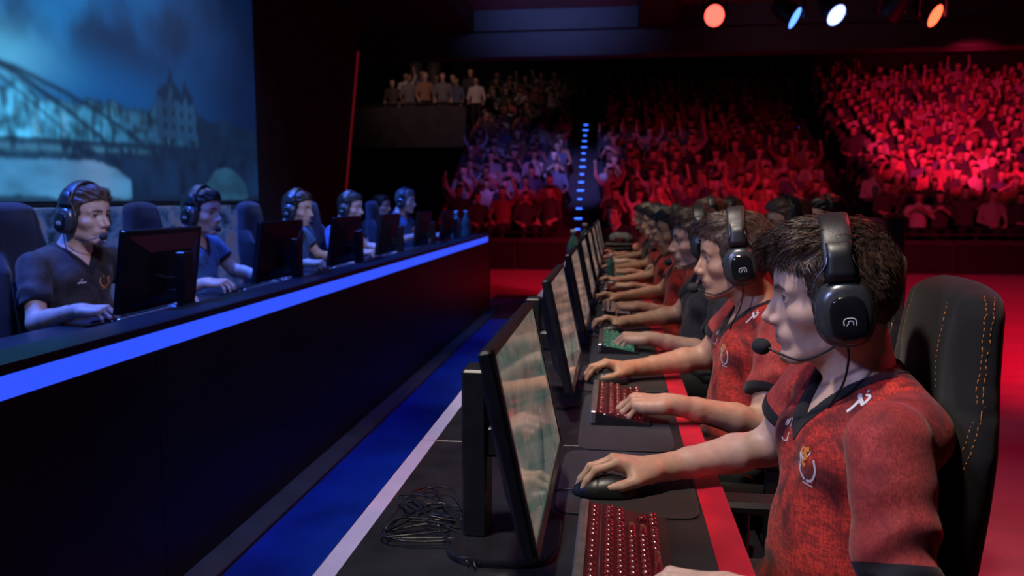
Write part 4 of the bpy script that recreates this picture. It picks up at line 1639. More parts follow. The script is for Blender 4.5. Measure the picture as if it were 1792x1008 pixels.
# ------------------------------------------------------------------ the stand: tiers fan out slightly
NR, RD, RH = 20, .62, .212
def fan(x, y):
    return x * (1 + (y - 15.0) * .024)
A0, A1, B0, B1, C0, C1 = -3.25, -1.02, -.30, 4.05, 4.75, 10.6
stand = bpy.data.objects.new('grandstand', None); COL.objects.link(stand)
stand['kind'] = 'structure'; stand['label'] = 'stepped concrete grandstand with two aisles'
for i in range(NR):
    y0 = 15.2 + i * RD
    z = .26 + i * RH
    y1 = y0 + RD + .02
    for xa, xb in ((A0, A1), (B0, B1), (C0, C1)):
        b = MB()
        q = [(fan(xa, y0), y0), (fan(xb, y0), y0), (fan(xb, y1), y1), (fan(xa, y1), y1)]
        b.rings([[(x, y, max(0, z - 1.2)) for x, y in q], [(x, y, z) for x, y in q]])
        b.build('tier', 'concrete_dark', stand)
for nm, xa, xb, on in (('stair', A1, B0, True), ('stair', B1, C0, False)):
    st_ = bpy.data.objects.new('stair', None); COL.objects.link(st_); st_.parent = stand
    for i in range(NR * 2 - 4):
        y0 = 15.2 + i * RD / 2
        y1 = y0 + RD / 2 + .01
        z = .10 + i * RH / 2
        b = MB()
        q = [(fan(xa, y0), y0), (fan(xb, y0), y0), (fan(xb, y1), y1), (fan(xa, y1), y1)]
        b.rings([[(x, y, max(0, z - .6)) for x, y in q], [(x, y, z) for x, y in q]])
        o = b.build('step', 'concrete_dark', st_)
        if (on and i % 2 == 0) or (not on and i % 6 == 2):
            b = MB()
            xm = fan(xa * .6 + xb * .4, y0)
            w = (.05 + .03 * ((i * 7) % 3) / 2) if on else .04
            b.box((xm - w, y0 - .012, z - .055), (xm + w, y0 + .004, z - .030))
            g = b.build('step_light', 'step_blue', st_, label='small blue step light')
# side wall of the left block with its rail
b = MB()
ya, yb = 15.0, 15.2 + NR * RD
q = [(fan(A0 - .05, ya), ya, .0), (fan(A0 - .05, yb), yb, .0), (fan(A0 - .05, yb), yb, .80 + NR * RH), (fan(A0 - .05, ya), ya, .80)]
b.rings([q, [(x - .12, y, z) for x, y, z in q]])
struct('wall_stand_side', b, 'wall_black', label='sloping dark side wall of the left crowd block')
b = MB()
b.tube([(q[3][0], q[3][1], q[3][2] + .06), (q[2][0], q[2][1], q[2][2] + .06)], .045, 8)
struct('trim_2', b, 'desk_red', True, label='sloping reddish rail on top of the stand side wall')

# balcony at the upper left
b = MB(); b.box((-9.0, 21.9, 2.9), (-4.05, 27.0, 3.12)); o = struct('floor_balcony', b, 'wall_black', label='balcony slab above the dark left side of the stand')
b = MB(); b.box((-9.0, 21.86, 2.75), (-4.05, 22.0, 3.86)); struct('wall_balcony', b, 'concrete_dark', label='dark balcony parapet')
b = MB(); b.tube([(-9.0, 21.9, 3.93), (-4.05, 21.9, 3.93)], .03, 8); struct('trim_3', b, 'beam_black', True, label='balcony hand rail')
for xx in (-6.35, -5.75):
    b = MB()
    b.tube([(xx, 25.6, 3.1), (xx, 25.6, 6.9)], .22, 16)
    o = b.build('column', 'recess_grey', None, True)
    tag(o, 'grey round column at the back of the balcony, %s one' % ('left' if xx < -6 else 'right'), 'column')

# ------------------------------------------------------------------ video wall behind the blue team
def video_wall():
    Y0, Y1, Z0, Z1 = 1.2, 8.58, 1.30, 4.1
    ny, nz = 560, 250
    Y, Z = np.meshgrid(np.linspace(Y0, Y1, ny), np.linspace(Z0, Z1, nz), indexing='ij')
    def nz2(f, s, a=1.0, b=1.0):
        return wob(Y * a, Z * b, Y * .3 - Z * .4, f, s)
    def tex(f, s):
        return .5 * nz2(f, s) + .3 * nz2(f * 2.1, s + 1) + .2 * nz2(f * 4.3, s + 2)
    def mixc(c, col, w):
        return c * (1 - w[..., None]) + np.array(col) * w[..., None]
    sm = lambda a, b, x: np.clip((x - a) / (b - a), 0, 1) ** 2 * (3 - 2 * np.clip((x - a) / (b - a), 0, 1))
    # value noise, several octaves
    rn = np.random.default_rng(3)
    def vnoise(fy, fz):
        g = rn.random((int((Y1 - Y0) * fy) + 3, int((Z1 - Z0) * fz) + 3))
        u, v = (Y - Y0) * fy, (Z - Z0) * fz
        i, j = u.astype(int), v.astype(int)
        a, b = u - i, v - j
        a, b = a * a * (3 - 2 * a), b * b * (3 - 2 * b)
        return (g[i, j] * (1 - a) + g[i + 1, j] * a) * (1 - b) + (g[i, j + 1] * (1 - a) + g[i + 1, j + 1] * a) * b
    def fbm(fy, fz, o=4):
        return sum(vnoise(fy * 2 ** k, fz * 2 ** k) * .5 ** (k + 1) for k in range(o)) / (1 - .5 ** o)
    n1, n2, n3, n4 = fbm(.9, 1.6, 5), fbm(1.3, 1.0, 5), fbm(5, 2.5, 4), fbm(14, 5, 3)
    c = np.zeros(Y.shape + (3,))
    left = 1 - sm(4.9, 8.3, Y - .10 * (Z - 2.2))
    c = mixc(c + np.array([.001, .012, .050]), (.001, .085, .27), left ** .8)
    # slanting bank of mist: bright low on the left, dark towards the upper right
    axis = (Z - 2.18) - .75 * (Y - 5.0)
    mist = np.exp(-((axis - .25) / .55) ** 2) * sm(.35, .75, n1 + .15) * left
    c = mixc(c, (.006, .17, .40), np.clip(mist * 1.1, 0, 1))
    c = mixc(c, (.10, .46, .68), np.clip(np.exp(-((Y - 4.75) / .55) ** 2 - ((Z - 2.28) / .22) ** 2) * (.5 + .9 * n2), 0, .95))
    c = mixc(c, (.001, .008, .030), sm(.48, .72, n2) * .8 * sm(2.15, 2.6, Z))
    ry = np.array([1, 4.4, 4.9, 5.05, 5.2, 5.45, 5.7, 5.9, 6.1, 6.3, 6.55, 6.62, 6.63, 6.72, 6.80, 6.86, 6.92, 6.99, 7.04, 7.05, 7.10, 7.15, 7.24, 7.27, 7.36, 7.6, 7.9, 8.2, 8.6])
    rz = np.array([2.0, 2.06, 2.07, 2.10, 2.05, 2.06, 2.10, 2.08, 2.12, 2.09, 2.13, 2.17, 2.26, 2.33, 2.36, 2.52, 2.37, 2.33, 2.27, 2.33, 2.43, 2.34, 2.27, 2.18, 2.12, 2.10, 2.08, 2.12, 2.09])
    rough_ = (n3 - .5) * .16 * (np.abs(Y - 6.95) > .36) + (n4 - .5) * .05
    roof = np.interp(Y, ry, rz) + rough_
    bld = Z < roof
    wl = 1 - sm(4.9, 6.7, Y)
    fac = np.array([.010, .050, .10]) + (np.array([.055, .34, .54]) - np.array([.010, .050, .10])) * (wl ** 1.2)[..., None]
    streak = .6 * fbm(20, 9, 3) + .4 * fbm(9, 22, 2)
    fac = fac * (.25 + 1.5 * sm(.30, .72, streak))[..., None] * (.6 + .8 * n3)[..., None]
    fac = mixc(fac, (.16, .38, .50), sm(.66, .78, n4) * .5 * wl)
    cast = (np.abs(Y - 6.95) < .33) & (Z > 1.86)
    win = (np.sin(Y * 44) > .45) & (np.sin(Z * 52) > .0)
    fac = np.where(cast[..., None], np.array([.011, .052, .115]) * np.where(win, .35, 1.0)[..., None] * (.55 + .9 * n3)[..., None], fac)
    fac = np.where(((Z > roof - .16) & (Z > 2.20))[..., None], np.array([.002, .014, .040]), fac)
    fac = mixc(fac, (.003, .018, .045), np.clip(np.exp(-((Z - roof) / .05) ** 2), 0, 1) * .85)
    edge = np.clip((roof - Z) / .02, 0, 1)
    c = np.where(bld[..., None], c * (1 - edge[..., None]) + fac * edge[..., None], c)
    tr = bld & (Y > 7.3) & (Z > 1.82 + .12 * (n3 - .5))
    c = np.where(tr[..., None], np.array([.003, .017, .045]) * (.5 + n3)[..., None], c)
    dark = np.array([.002, .010, .028])
    def line(zc, w):
        return np.clip(1.25 * np.exp(-((Z - zc) / w) ** 2), 0, 1)
    wav = .025 * (n3 - .5)
    cab1 = 2.17 - .30 * (Y - 4.9) - .12 * (Y - 4.9) ** 2 + wav
    cab2 = 2.19 - .13 * (Y - 4.9) - .10 * (Y - 4.9) ** 2 + wav
    cab3 = 2.05 - .50 * (Y - 4.95) + wav
    for cb, w, hi in ((cab1, .024, 6.5), (cab2, .018, 6.9), (cab3, .012, 5.8)):
        c = mixc(c, dark, line(cb, w) * (Z > 1.68) * (1 - sm(hi - .6, hi, Y)) * .9)
    hang = np.clip(1 - np.abs(np.sin(Y * 21)) / .18, 0, 1) * (Z < cab2) * (Z > 1.7) * (1 - sm(5.8, 6.8, Y))
    c = mixc(c, dark, hang * .55)
    dt, db = 1.73 + .035 * (Y - 4.9), 1.60 + .032 * (Y - 4.9)
    dn = .012 * (n4 - .5)
    c = mixc(c, dark * 1.3, (sm(dt + .012, dt - .012, Z + dn) * sm(db - .012, db + .012, Z + dn) if False else ((Z < dt + dn) & (Z > db + dn)).astype(float)) * .92)
    mid_ = np.exp(-((Z - (dt + db) / 2) / .022) ** 2) * sm(.40, .62, streak) * (1 - sm(5.6, 6.9, Y))
    c = mixc(c, (.07, .26, .40), mid_ * .75)
    river = np.array([.045, .19, .33]) * (.45 + 1.1 * fbm(3, 9, 4))[..., None] * (1.35 - .85 * sm(4.8, 8.4, Y))[..., None]
    river = mixc(river, (.17, .26, .40), np.exp(-((Y - 5.75) / .35) ** 2) * .55 * (.5 + n3))
    top1 = db - .015 - .17 * np.clip((Y - 5.62) / .60, 0, 1) ** 2.0 + .02 * (n4 - .5)
    pier = ((Z > top1) & (Y < 6.25)) | ((Y >= 6.2 + .05 * (n3 - .5)) & (Y < 7.30))
    arch2 = ((Y - 7.85) / .50) ** 2 + ((Z - 1.24) / .39) ** 2 < 1 + .3 * (n4 - .5)
    pier |= (Y >= 7.25) & ~arch2
    low = Z <= db + dn
    c = np.where(low[..., None], np.where(pier[..., None], dark * 1.6 * (.3 + 1.8 * n3)[..., None], np.where((Y > 7)[..., None], river * .7, river)), c)
    c = mixc(c, (.003, .012, .03), sm(1.40, 1.33, Z + .10 * (n3 - .5)) * .85 if False else (Z < 1.335 + .07 * (n3 - .5)).astype(float) * .85)
    for _ in range(3):   # soft focus of the projected picture
        c[1:-1, 1:-1] = (c[1:-1, 1:-1] * 2 + c[:-2, 1:-1] + c[2:, 1:-1] + c[1:-1, :-2] + c[1:-1, 2:]) / 6
    c = np.clip(c, 0, 1) * np.array([.80, .92, 1.08])
    P = np.stack([np.full(Y.shape, 0.0), Y, Z], -1).reshape(-1, 3)
    ii = np.arange(ny * nz).reshape(ny, nz)
    F = np.stack([ii[:-1, :-1], ii[1:, :-1], ii[1:, 1:], ii[:-1, 1:]], -1).reshape(-1, 4)
    t = NT('video_picture')
    a = t.n('ShaderNodeAttribute', attribute_name='tint')
    t.set(base=(0.01, 0.01, 0.012), rough=0.6, ecol=a.outputs['Color'], estr=1.0)
    root = thing('video_wall', 'huge video wall showing a blue night picture of a bridge and a town', 'screen', (-3.95, 0, 0))
    link('picture', mesh_data('video_wall_picture', P, F, [t.m], False, c.reshape(-1, 3)), root)
    b = MB()
    b.box((-.05, Y0 - .03, Z0 - .03), (-.004, Y1 + .02, Z1 + .03))
    b.build('housing', 'wall_black', root)
video_wall()

def mural():
    """mottled printed panel under the video wall"""
    t = NT('mural_print')
    v = t.coord('Object')
    f = t.noise(t.coord('Object', scale=(1, 2.2, 3.5)), 2.2, 5, 0.65, 0.6)
    g = t.noise(v, 1.1, 3)
    c1 = t.ramp(f, [(0.34, (0.015, 0.022, 0.040)), (0.48, (0.12, 0.22, 0.32)), (0.58, (0.30, 0.30, 0.36)), (0.70, (0.40, 0.22, 0.18))])
    t.set(base=c1, rough=0.7)
    return t.m
b = MB()
for k in range(6):
    b = MB()
    b.box((-3.99, 1.2 + k * 1.23, .09), (-3.95, 1.2 + k * 1.23 + 1.215, 1.255), bev=.004)
    o = b.build('mural_panel', mural() if k == 0 else bpy.data.materials['mural_print'])
    tag(o, 'mottled printed panel under the video wall, number %s from the camera side' % ['one', 'two', 'three', 'four', 'five', 'six'][k], 'panel', 'panels below the video wall')
area('added_mural_fill', (-3.1, 5.0, 3.9), (-3.95, 5.0, .7), (0.35, 0.5, 1.0), 75, 6.0, .2, 100)  # added area light to brighten the mural panels

# ------------------------------------------------------------------ stage lamps on their bar
def stage_lamp(x, z, aim, col, strength, label, back=False):
    r = thing('stage_lamp', label, 'stage light', (x, 9.0, z), 0, (.76, .76, .90), 'stage lamps on the ceiling bar')
    rot = (Vector(aim)).to_track_quat('-Z', 'Y').to_matrix()
    def tr(p):
        return tuple(rot @ Vector(p))
    n = 24
    def lathe(prof, nm, mat, parent):
        b = MB()
        b.rings([[tr((r_ * math.cos(2 * math.pi * k / n), r_ * math.sin(2 * math.pi * k / n), zz)) for k in range(n)] for zz, r_ in prof])
        o = b.build(nm, mat, parent, True)
        return auto_smooth(o, 40)
    hd = lathe([(.30, .05), (.27, .10), (.16, .13), (.02, .145), (-.05, .150), (-.052, .138)], 'housing', 'black_plastic', r)
    lathe([(-.045, .136), (-.055, .134), (-.060, .10), (-.062, .02)], 'lens', glow('lens_' + label[:12].replace(' ', '_'), col, strength) if not back else 'gloss_black', r)
    b = MB()
    for sg in (-1, 1):
        b.box((sg * .165 - .012, -.02, -.03), (sg * .165 + .012, .02, .36))
    b.box((-.177, -.02, .34), (.177, .02, .37))
    b.build('yoke', 'black_plastic', r)
    b = MB()
    b.tube([(0, 0, .37), (0, 0, .50)], .018, 8)
    b.box((-.035, -.035, .44), (.035, .035, .52))
    b.build('clamp', 'black_plastic', r)
    return r
stage_lamp(1.03, 3.28, (-.05, -.85, -.5), (1.0, 0.07, 0.05), 4, 'stage lamp glowing bright red, leftmost on the ceiling bar')
stage_lamp(1.83, 3.24, (.75, -.35, -.55), (0.10, 0.28, 1.0), 2.5, 'stage lamp with a slim blue glow, right of the red leftmost lamp')
stage_lamp(2.26, 3.26, (.35, -.6, -.6), (0.25, 0.35, 1.0), 4.0, 'stage lamp glowing white blue in the middle of the ceiling bar')
stage_lamp(2.83, 3.26, (-.4, .5, -.6), (0, 0, 0), 0, 'dark unlit stage lamp turned away, right of the white blue lamp', True)
stage_lamp(3.23, 3.22, (.55, -.55, -.5), (1.0, 0.10, 0.04), 3.5, 'stage lamp glowing orange red, rightmost on the ceiling bar')
b = MB()
b.tube([(.4, 9.0, 3.77), (5.2, 9.0, 3.77)], .025, 10)
for x in (.6, 2.0, 3.6, 5.0):
    b.tube([(x, 9.0, 3.77), (x, 9.0, 4.53)], .012, 8)
tag(b.build('lighting_bar', 'black_plastic', None, True), 'black ceiling bar carrying the five stage lamps', 'lighting bar')

# ------------------------------------------------------------------ counter in front of the blue team
r = thing('counter', 'long black counter with a blue light strip in front of the blue team', 'counter', (-1.46, 0, 0))
CY0, CY1 = .4, 9.3
for k in range(9):
    y0 = CY0 + (CY1 - CY0) * k / 9
    y1 = CY0 + (CY1 - CY0) * (k + 1) / 9
    b = MB(); b.box((-.03, y0 + .0012, .02), (0, y1 - .0012, .826), bev=.001)
    b.build('front_panel', 'counter_black', r)
b = MB(); b.box((-.022, CY0, .826), (-.006, CY1, .888)); b.build('light_strip', 'led_blue', r, label='glowing blue light strip')
b = MB(); b.box((-.155, CY0, .888), (.006, CY1, .915), bev=.003); b.build('top_cap', 'counter_cap', r)
b = MB(); b.box((-.13, CY0, .0), (-.03, CY1, .888)); b.build('core', 'counter_black', r)
b = MB(); b.box((0, CY0, 0.006), (.115, CY1, .022), bev=.003); b.build('plinth', 'plinth_grey', r, label='grey ledge along the foot')
b = MB(); b.box((-.45, CY1, .0), (.004, CY1 + .10, .915), bev=.008); b.build('end_panel', 'counter_black', r)
b = MB(); b.box((-.75, 1.2, .785), (-.156, CY1, .81), bev=.003)
o = b.build('team_desk', 'counter_cap'); o.location = (-1.46, 0, 0)
for yy in (1.5, 4.0, 6.5, 9.0):
    b = MB(); b.box((-.72, yy - .03, .08), (-.66, yy + .03, .785)); b.box((-.26, yy - .03, .08), (-.20, yy + .03, .785))
    b.build('leg_frame', 'black_plastic', o)
tag(o, 'long dark blue lit desk of the blue team behind the counter', 'desk')

# ------------------------------------------------------------------ red team's desk row
S0, STEP, NP = 1.45, .97, 8
ORD = ['first', 'second', 'third', 'fourth', 'fifth', 'sixth', 'seventh', 'eighth']
for i in range(NP):
    y1 = 1.85 + STEP * i
    y0 = y1 - STEP if i else .55
    r = thing('desk', 'black desk section with a red front edge, %s in the red team row' % ORD[i], 'desk', (0, 0, 0), group='desk sections of the red team')
    b = MB(); b.box((-.46, y0 + .0015, .69), (.226, y1 - .0015, .73), bev=.002); b.build('desk_top', 'desk_black', r)
    b = MB(); b.box((-.456, y0 + .002, .7301), (-.421, y1 - .002, .7312)); b.build('edge_strip', 'desk_white', r, label='white strip along the outer edge')
    b = MB(); b.box((.172, y0 + .002, .7301), (.2255, y1 - .002, .7314)); b.build('red_edge', 'desk_red', r, label='red band along the front edge')
    b = MB(); b.box((-.44, y0 + .01, .12), (-.42, y1 - .01, .69)); b.build('modesty_panel', 'counter_black', r)
    for x in (-.40, .13):
        b = MB(); b.box((x, y1 - .08, .006), (x + .05, y1 - .03, .69)); b.build('leg', 'black_plastic', r)
    b = MB(); b.box((-.30, y1 - .004, .7285), (.17, y1 - .001, .7305)); b.build('seam', 'rubber', r)

MON = monitor_meshes(screen='screen_green')
MON2 = dict(MON); MON2['screen'] = MON['screen'].copy(); MON2['screen'].materials[0] = M['screen_rose']
MOUSE = mouse_meshes()
def pad(lo, hi, loc, label, group):
    w, l = (hi[0] - lo[0]) / 2, (hi[1] - lo[1]) / 2
    q = superellipse(36, w, l, 9)
    b = MB()
    b.rings([[(x + lo[0] + w, y + lo[1] + l, z) for x, y in q * s_] for z, s_ in ((0, .998), (.001, 1.0), (.0025, 1.0), (.003, .997))])
    o = b.build('mouse_pad', 'pad_cloth', None)
    auto_smooth(o, 40)
    o.location = loc
    return tag(o, label, 'mouse pad', group)

def cable_tangle(loc, label, seed, n=9):
    rg = random.Random(seed)
    r = thing('cable_tangle', label, 'cables', loc, group='cable tangles behind the monitors')
    for k in range(n):
        a = (-.02 + rg.uniform(-.01, .02), rg.uniform(-.09, .05), .012)
        e = (rg.uniform(-.01, .05), rg.uniform(-.14, .16), .006)
        m1 = (rg.uniform(-.14, -.05), a[1] + rg.uniform(-.03, .05), .006 + .03 * rg.random())
        m2 = (rg.uniform(-.16, -.09), a[1] + rg.uniform(-.05, .12), .006 + .018 * rg.random())
        m3 = (rg.uniform(-.10, -.03), a[1] + rg.uniform(.0, .16), .006 + .025 * rg.random())
        b = MB()
        b.tube(bez([a, m1, m2, m3, e], 9), rg.choice((.0014, .0018, .0022)), 6)
        b.build('cable', 'cable', r, True)
    return r

for i in range(NP):
    y = S0 + STEP * i
    nm = ORD[i]
    place_monitor(MON if i == 0 else MON2, (-.100, y - .135, .73),
                  'black monitor leaning back, %s from the camera on the red team desks' % nm, group='monitors of the red team')
    single = i < 2
    key = ('key_red', 'key_red', 'key_green', 'key_mixed', 'key_red', 'key_green', 'key_mixed', 'key_red')[i]
    gl = 'glow_red' if key != 'key_green' else 'glow_green'
    place_keyboard((.028, y - .215, .7302 if i == 0 else .7332), '%s keyboard, %s from the camera on the red team desks' % ('red glowing' if key == 'key_red' else ('green lit' if key == 'key_green' else 'dim lit'), nm),
                   keys=key, glow_=gl, single=single, group='keyboards of the red team')
    place_mouse(MOUSE, (-.012, y + .085, .7332), 'black mouse under the right hand of the %s red team player' % nm, group='mice of the red team')
    pad((-.105, -.02), (.168, .36), (0, y, .7302), 'thin black mouse pad of the %s red team player' % nm, 'mouse pads of the red team')
    if i:
        pad((-.08, -.60), (.150, -.06), (0, y, .7302), 'black desk mat under the keyboard of the %s red team player' % nm, 'keyboard mats of the red team')
    if i < 5:
        cable_tangle((-.245, y - .13, .731), 'tangle of thin black cables behind the %s red team monitor' % nm, 40 + i, 10 if i < 2 else 5)

# ------------------------------------------------------------------ red team players
HS = headset_meshes('headset')
CH = chair_meshes()
ms1 = person_meshes('red_one', .0018, .0020, .0040, 12000, dict(yaw=12, pitch=7, head=(-.040, 0, 1.134), nel=(-.01, -.300, .672), nwr=(-.255, -.385, .776), fwr=(-.335, .135, .772), fel=(-.105, .235, .795), nsh=(-.040, -.172, .935), tw=12))
ms2 = person_meshes('red_two', .0024, .0026, .0055, 6000, dict(yaw=10, pitch=7, hscale=1.03), hair=(.0, -.016, -.002), face=.002, seed=2, hlen=.65)
ms3 = person_meshes('red_three', .0034, .0036, .0080, 2500, dict(yaw=3, pitch=6, hscale=1.03), hair=(.004, -.008, 0), face=.001, seed=3)
ms4 = person_meshes('red_far', .0048, .0050, .0120, 0, dict(yaw=2, pitch=7, hscale=1.04), hair=(.004, -.006, 0), seed=4)

def emblems(ms, person_obj, shirt, spots, x0, y0):
    """marks printed on the shirt; found where they sit on the cloth, then laid onto it"""
    me = ms['shirt']
    n = len(me.polygons)
    co = np.empty(len(me.vertices) * 3, np.float32)
    me.vertices.foreach_get('co', co)
    co = co.reshape(-1, 3)
    fs = np.empty(n * 3, np.int32)
    me.loops.foreach_get('vertex_index', fs)
    tree = BVHTree.FromPolygons([tuple(map(float, v)) for v in co], [tuple(map(int, f)) for f in fs.reshape(-1, 3)])
    for nm, c, side, strokes, mat, up in spots:
        c = (*turn(ms['pose'], c[0], c[1]), c[2])
        q0, q1 = turn(ms['pose'], ms['pose']['neck'][0] + side[0], side[1])
        side = (q0 - ms['pose']['neck'][0], q1, side[2])
        hit = tree.ray_cast(Vector(c), Vector(side).normalized())
        if hit[0] is None:
            hit = tree.find_nearest(Vector(c))
        P, N = hit[0], hit[1]
        U = (Vector(up) - N * N.dot(Vector(up))).normalized()
        R_ = U.cross(N) * -1
        b = MB()
        for pts, w in strokes:
            ring = []
            q = bez(pts, 5) if len(pts) > 2 else np.array(pts, float)
            for j in range(len(q)):
                t = q[min(j + 1, len(q) - 1)] - q[max(j - 1, 0)]
                t = np.array([-t[1], t[0]]) / (np.linalg.norm(t) + 1e-9)
                for sg in (-1, 1):
                    a = q[j] + t * sg * w / 2
                    h_ = tree.find_nearest(P + R_ * float(a[0]) + U * float(a[1]))
                    ring.append(tuple(h_[0] + h_[1] * .0012))
            k = len(ring) // 2
            b.add(ring, [(2 * j, 2 * j + 1, 2 * j + 3, 2 * j + 2) for j in range(k - 1)])
        link(nm, b.data('shirt_mark', mat, True), shirt)
M['print_white'] = plain('print_white', (0.70, 0.68, 0.70), 0.5, var=0.1)
M['print_orange'] = plain('print_orange', (0.75, 0.26, 0.06), 0.5, var=0.2)
crest_w = [([(-.016, .010), (-.020, -.004), (-.012, -.018), (.0, -.022)], .0035), ([(.004, -.021), (.014, -.014), (.019, -.002)], .004),
           ([(.006, .004), (.016, .010), (.012, -.004), (.018, -.010)], .0035), ([(-.008, .018), (-.004, .010)], .002), ([(-.012, -.027), (.008, -.026)], .0022)]
crest_o = [([(-.004, .020), (.004, .016), (.0, .008), (.008, .004), (.002, -.004)], .006), ([(.008, .020), (.013, .013), (.006, .010)], .004)]
letters = [([(-.012, .030), (-.006, .031)], .003), ([(-.010, .018), (-.010, -.022)], .0032), ([(-.010, .018), (-.002, .018)], .003), ([(-.001, .016), (.001, .004)], .003),
           ([(.004, .014), (.003, .002)], .003), ([(.008, .012), (.008, .001)], .003), ([(-.012, -.022), (.0, -.026)], .0026), ([(.002, -.024), (.008, -.022)], .0026)]
mark = [([(-.010, .006), (-.004, .018), (.004, .014)], .005), ([(-.012, .002), (.006, .004), (.010, .008)], .007), ([(.0, .0), (-.004, -.014), (-.006, -.026)], .005), ([(.006, .018), (.009, .022)], .004)]
sleeve_m = [([(-.024, -.008), (-.012, .004), (.004, .002)], .006), ([(-.006, -.006), (.006, -.002), (.022, .006)], .005), ([(.0, .008), (.010, .012)], .004)]
crest_w = [([(1.35 * a, 1.35 * q) for a, q in p_], w_ * 1.25) for p_, w_ in crest_w]
crest_o = [([(1.35 * a, 1.35 * q) for a, q in p_], w_ * 1.4) for p_, w_ in crest_o]
def spots_for(s):
    out_ = [('crest', (-.30, -.100, .868), (1, .2, 0), crest_w, 'print_white', (0, 0, 1)), ('crest_flame', (-.30, -.100, .868), (1, .2, 0), crest_o, 'print_orange', (0, 0, 1)),
            ('lettering', (-.30, .030, .905), (1, 0, 0), letters, 'print_white', (0, 0, 1)),
            ('shoulder_mark', (-.14, -.095, 1.15), (.55, 0, -1), mark, 'print_white', (1, 0, .3))]
    if s:
        out_.append(('sleeve_mark', (-.03, -.6, .855), (.1, 1, 0), sleeve_m, 'print_white', (0, 0, 1)))
    return out_

def shirt_of(r):
    return [c for c in r.children if c.name.startswith('shirt')][0]

RED = [  # meshes, x, skin, hair, shirt, scale, look
    (ms1, .430, 'skin_fair', 'hair_brown', ('jersey_red', 'sleeve_red'), 1.0, 'young man in a red jersey with swept up brown hair, closest to the camera'),
    (ms2, .425, 'skin_tan', 'hair_brown', ('jersey_red', 'sleeve_red'), 1.0, 'young man in a red jersey with short brown hair, second along the red team desks'),
    (ms3, .415, 'skin_mid', 'hair_brown', ('jersey_grey', 'jersey_grey'), 1.0, 'young man in a dark grey jersey, third along the red team desks'),
    (ms4, .400, 'skin_tan', 'hair_dark', ('jersey_red', 'sleeve_red'), 1.0, 'dark haired player in a red jersey, fourth along the red team desks'),
    (ms4, .390, 'skin_mid', 'hair_dark', ('jersey_red', 'sleeve_red'), .99, 'dark haired player in a red jersey, fifth along the red team desks'),
    (ms4, .395, 'skin_tan', 'hair_dark', ('jersey_red', 'sleeve_red'), 1.0, 'dark haired player in a red jersey, sixth along the red team desks'),
    (ms4, .380, 'skin_mid', 'hair_brown', ('jersey_grey', 'jersey_grey'), 1.0, 'player in a grey jersey, seventh along the red team desks'),
    (ms4, .375, 'skin_tan', 'hair_dark', ('jersey_red', 'sleeve_red'), 1.0, 'dark haired player in a red jersey, eighth and last along the red team desks'),
]
for i, (ms, x, sk, ha, sh, sc, lab) in enumerate(RED):
    y = S0 + STEP * i + (.0 if i < 2 else (.02 * (-1) ** i))
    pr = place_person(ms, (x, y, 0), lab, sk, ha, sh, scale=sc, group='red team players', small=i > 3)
    place_headset(HS, ms, pr, 'black over-ear headset worn by the %s player of the red team row' % ORD[i], 'headsets of the red team', mic=i < 4)
    if i < 2:
        emblems(ms, pr, shirt_of(pr), spots_for(i == 1), x, y)
    place_chair(CH, ((.425, .60, .62, .62, .62, .62, .62, .62)[i], y + (.05 if i == 0 else .03), 0), 'black gaming chair with orange stitching behind the %s red team player' % ORD[i], group='chairs of the red team', thread=i < 3)

# people sitting behind the red team
for k, (x, y, z, hc, lab, ro) in enumerate((
        (.93, 4.15, .05, 'hair_fair', 'light haired person behind the red team, left of the pair before the bright crowd', 0.15),
        (1.40, 5.25, .06, 'hair_dark', 'person behind the red team, right of the pair before the bright crowd', 0.1),
        (.74, 5.75, .05, 'hair_brown', 'brown haired person with a headset behind the third red team player', 0.0),
        (.99, 6.6, .05, 'hair_brown', 'person with a headset farthest back behind the red team', 0.0))):
    pr = place_person(ms4, (x, y, z), lab, 'skin_mid', hc, ('jersey_black', 'jersey_black'), rotz=ro, group='people behind the red team', small=True)
    place_headset(HS, ms4, pr, 'black headset on the person behind the red team, ' + ('left of the rear pair', 'right of the rear pair', 'behind the third player', 'farthest back')[k], 'headsets behind the red team', mic=False)
    place_chair(CH, (x + .16, y + .02, z), 'dark gaming chair behind the red team, %s' % ('left of the pair under the bright crowd', 'right of the pair under the bright crowd', 'behind the third red team player', 'farthest back')[k], group='chairs behind the red team', thread=False)

# standing person at the end of the row, dark case and grey bundle on the last desk
pr = place_person(ms4, (.02, 9.75, .0), 'grey haired person in dark clothes facing the camera beyond the last desk', 'skin_mid', 'hair_fair', ('jersey_black', 'jersey_black'), rotz=math.radians(70), small=True)
place_chair(CH, (-.02, 9.92, 0), 'dark gaming chair beyond the last red team desk', rotz=math.radians(70), thread=False)
r = thing('equipment_case', 'black equipment case lying on the last red team desk', 'case', (.03, 8.45, .7315))
b = MB(); b.box((-.13, -.13, 0), (.16, .13, .10), bev=.015); b.build('body', 'black_plastic', r)
b = MB(); b.box((-.132, -.132, .10), (.162, .132, .135), bev=.012); b.build('lid', 'black_plastic', r)
b = MB(); b.tube(bez([(-.05, -.135, .07), (-.04, -.16, .07), (.04, -.16, .07), (.05, -.135, .07)], 6), .008, 8); b.build('handle', 'rubber', r, True)
S = Solid((-.16, -.15, -.02), (.16, .15, .16), .009)
S.ell((-.02, 0, .05), (.10, .10, .06), 0); S.ell((.05, .02, .045), (.075, .08, .05), .03)
S.every(lambda d, X, Y, Z: np.maximum(d + .009 * wob(X, Y, Z, 60, .5) + .006 * wob(X, Y, Z, 120, 1.5), .001 - Z))
V, F = S.mesh()
o = link('cloth_bundle', mesh_data('cloth_bundle', V, F, [plain('grey_cloth', (0.20, 0.21, 0.20), 0.9, bump=0.3)]))
o.location = (.07, 8.43, .867)
tag(o, 'crumpled grey bundle lying on the black case', 'cloth')

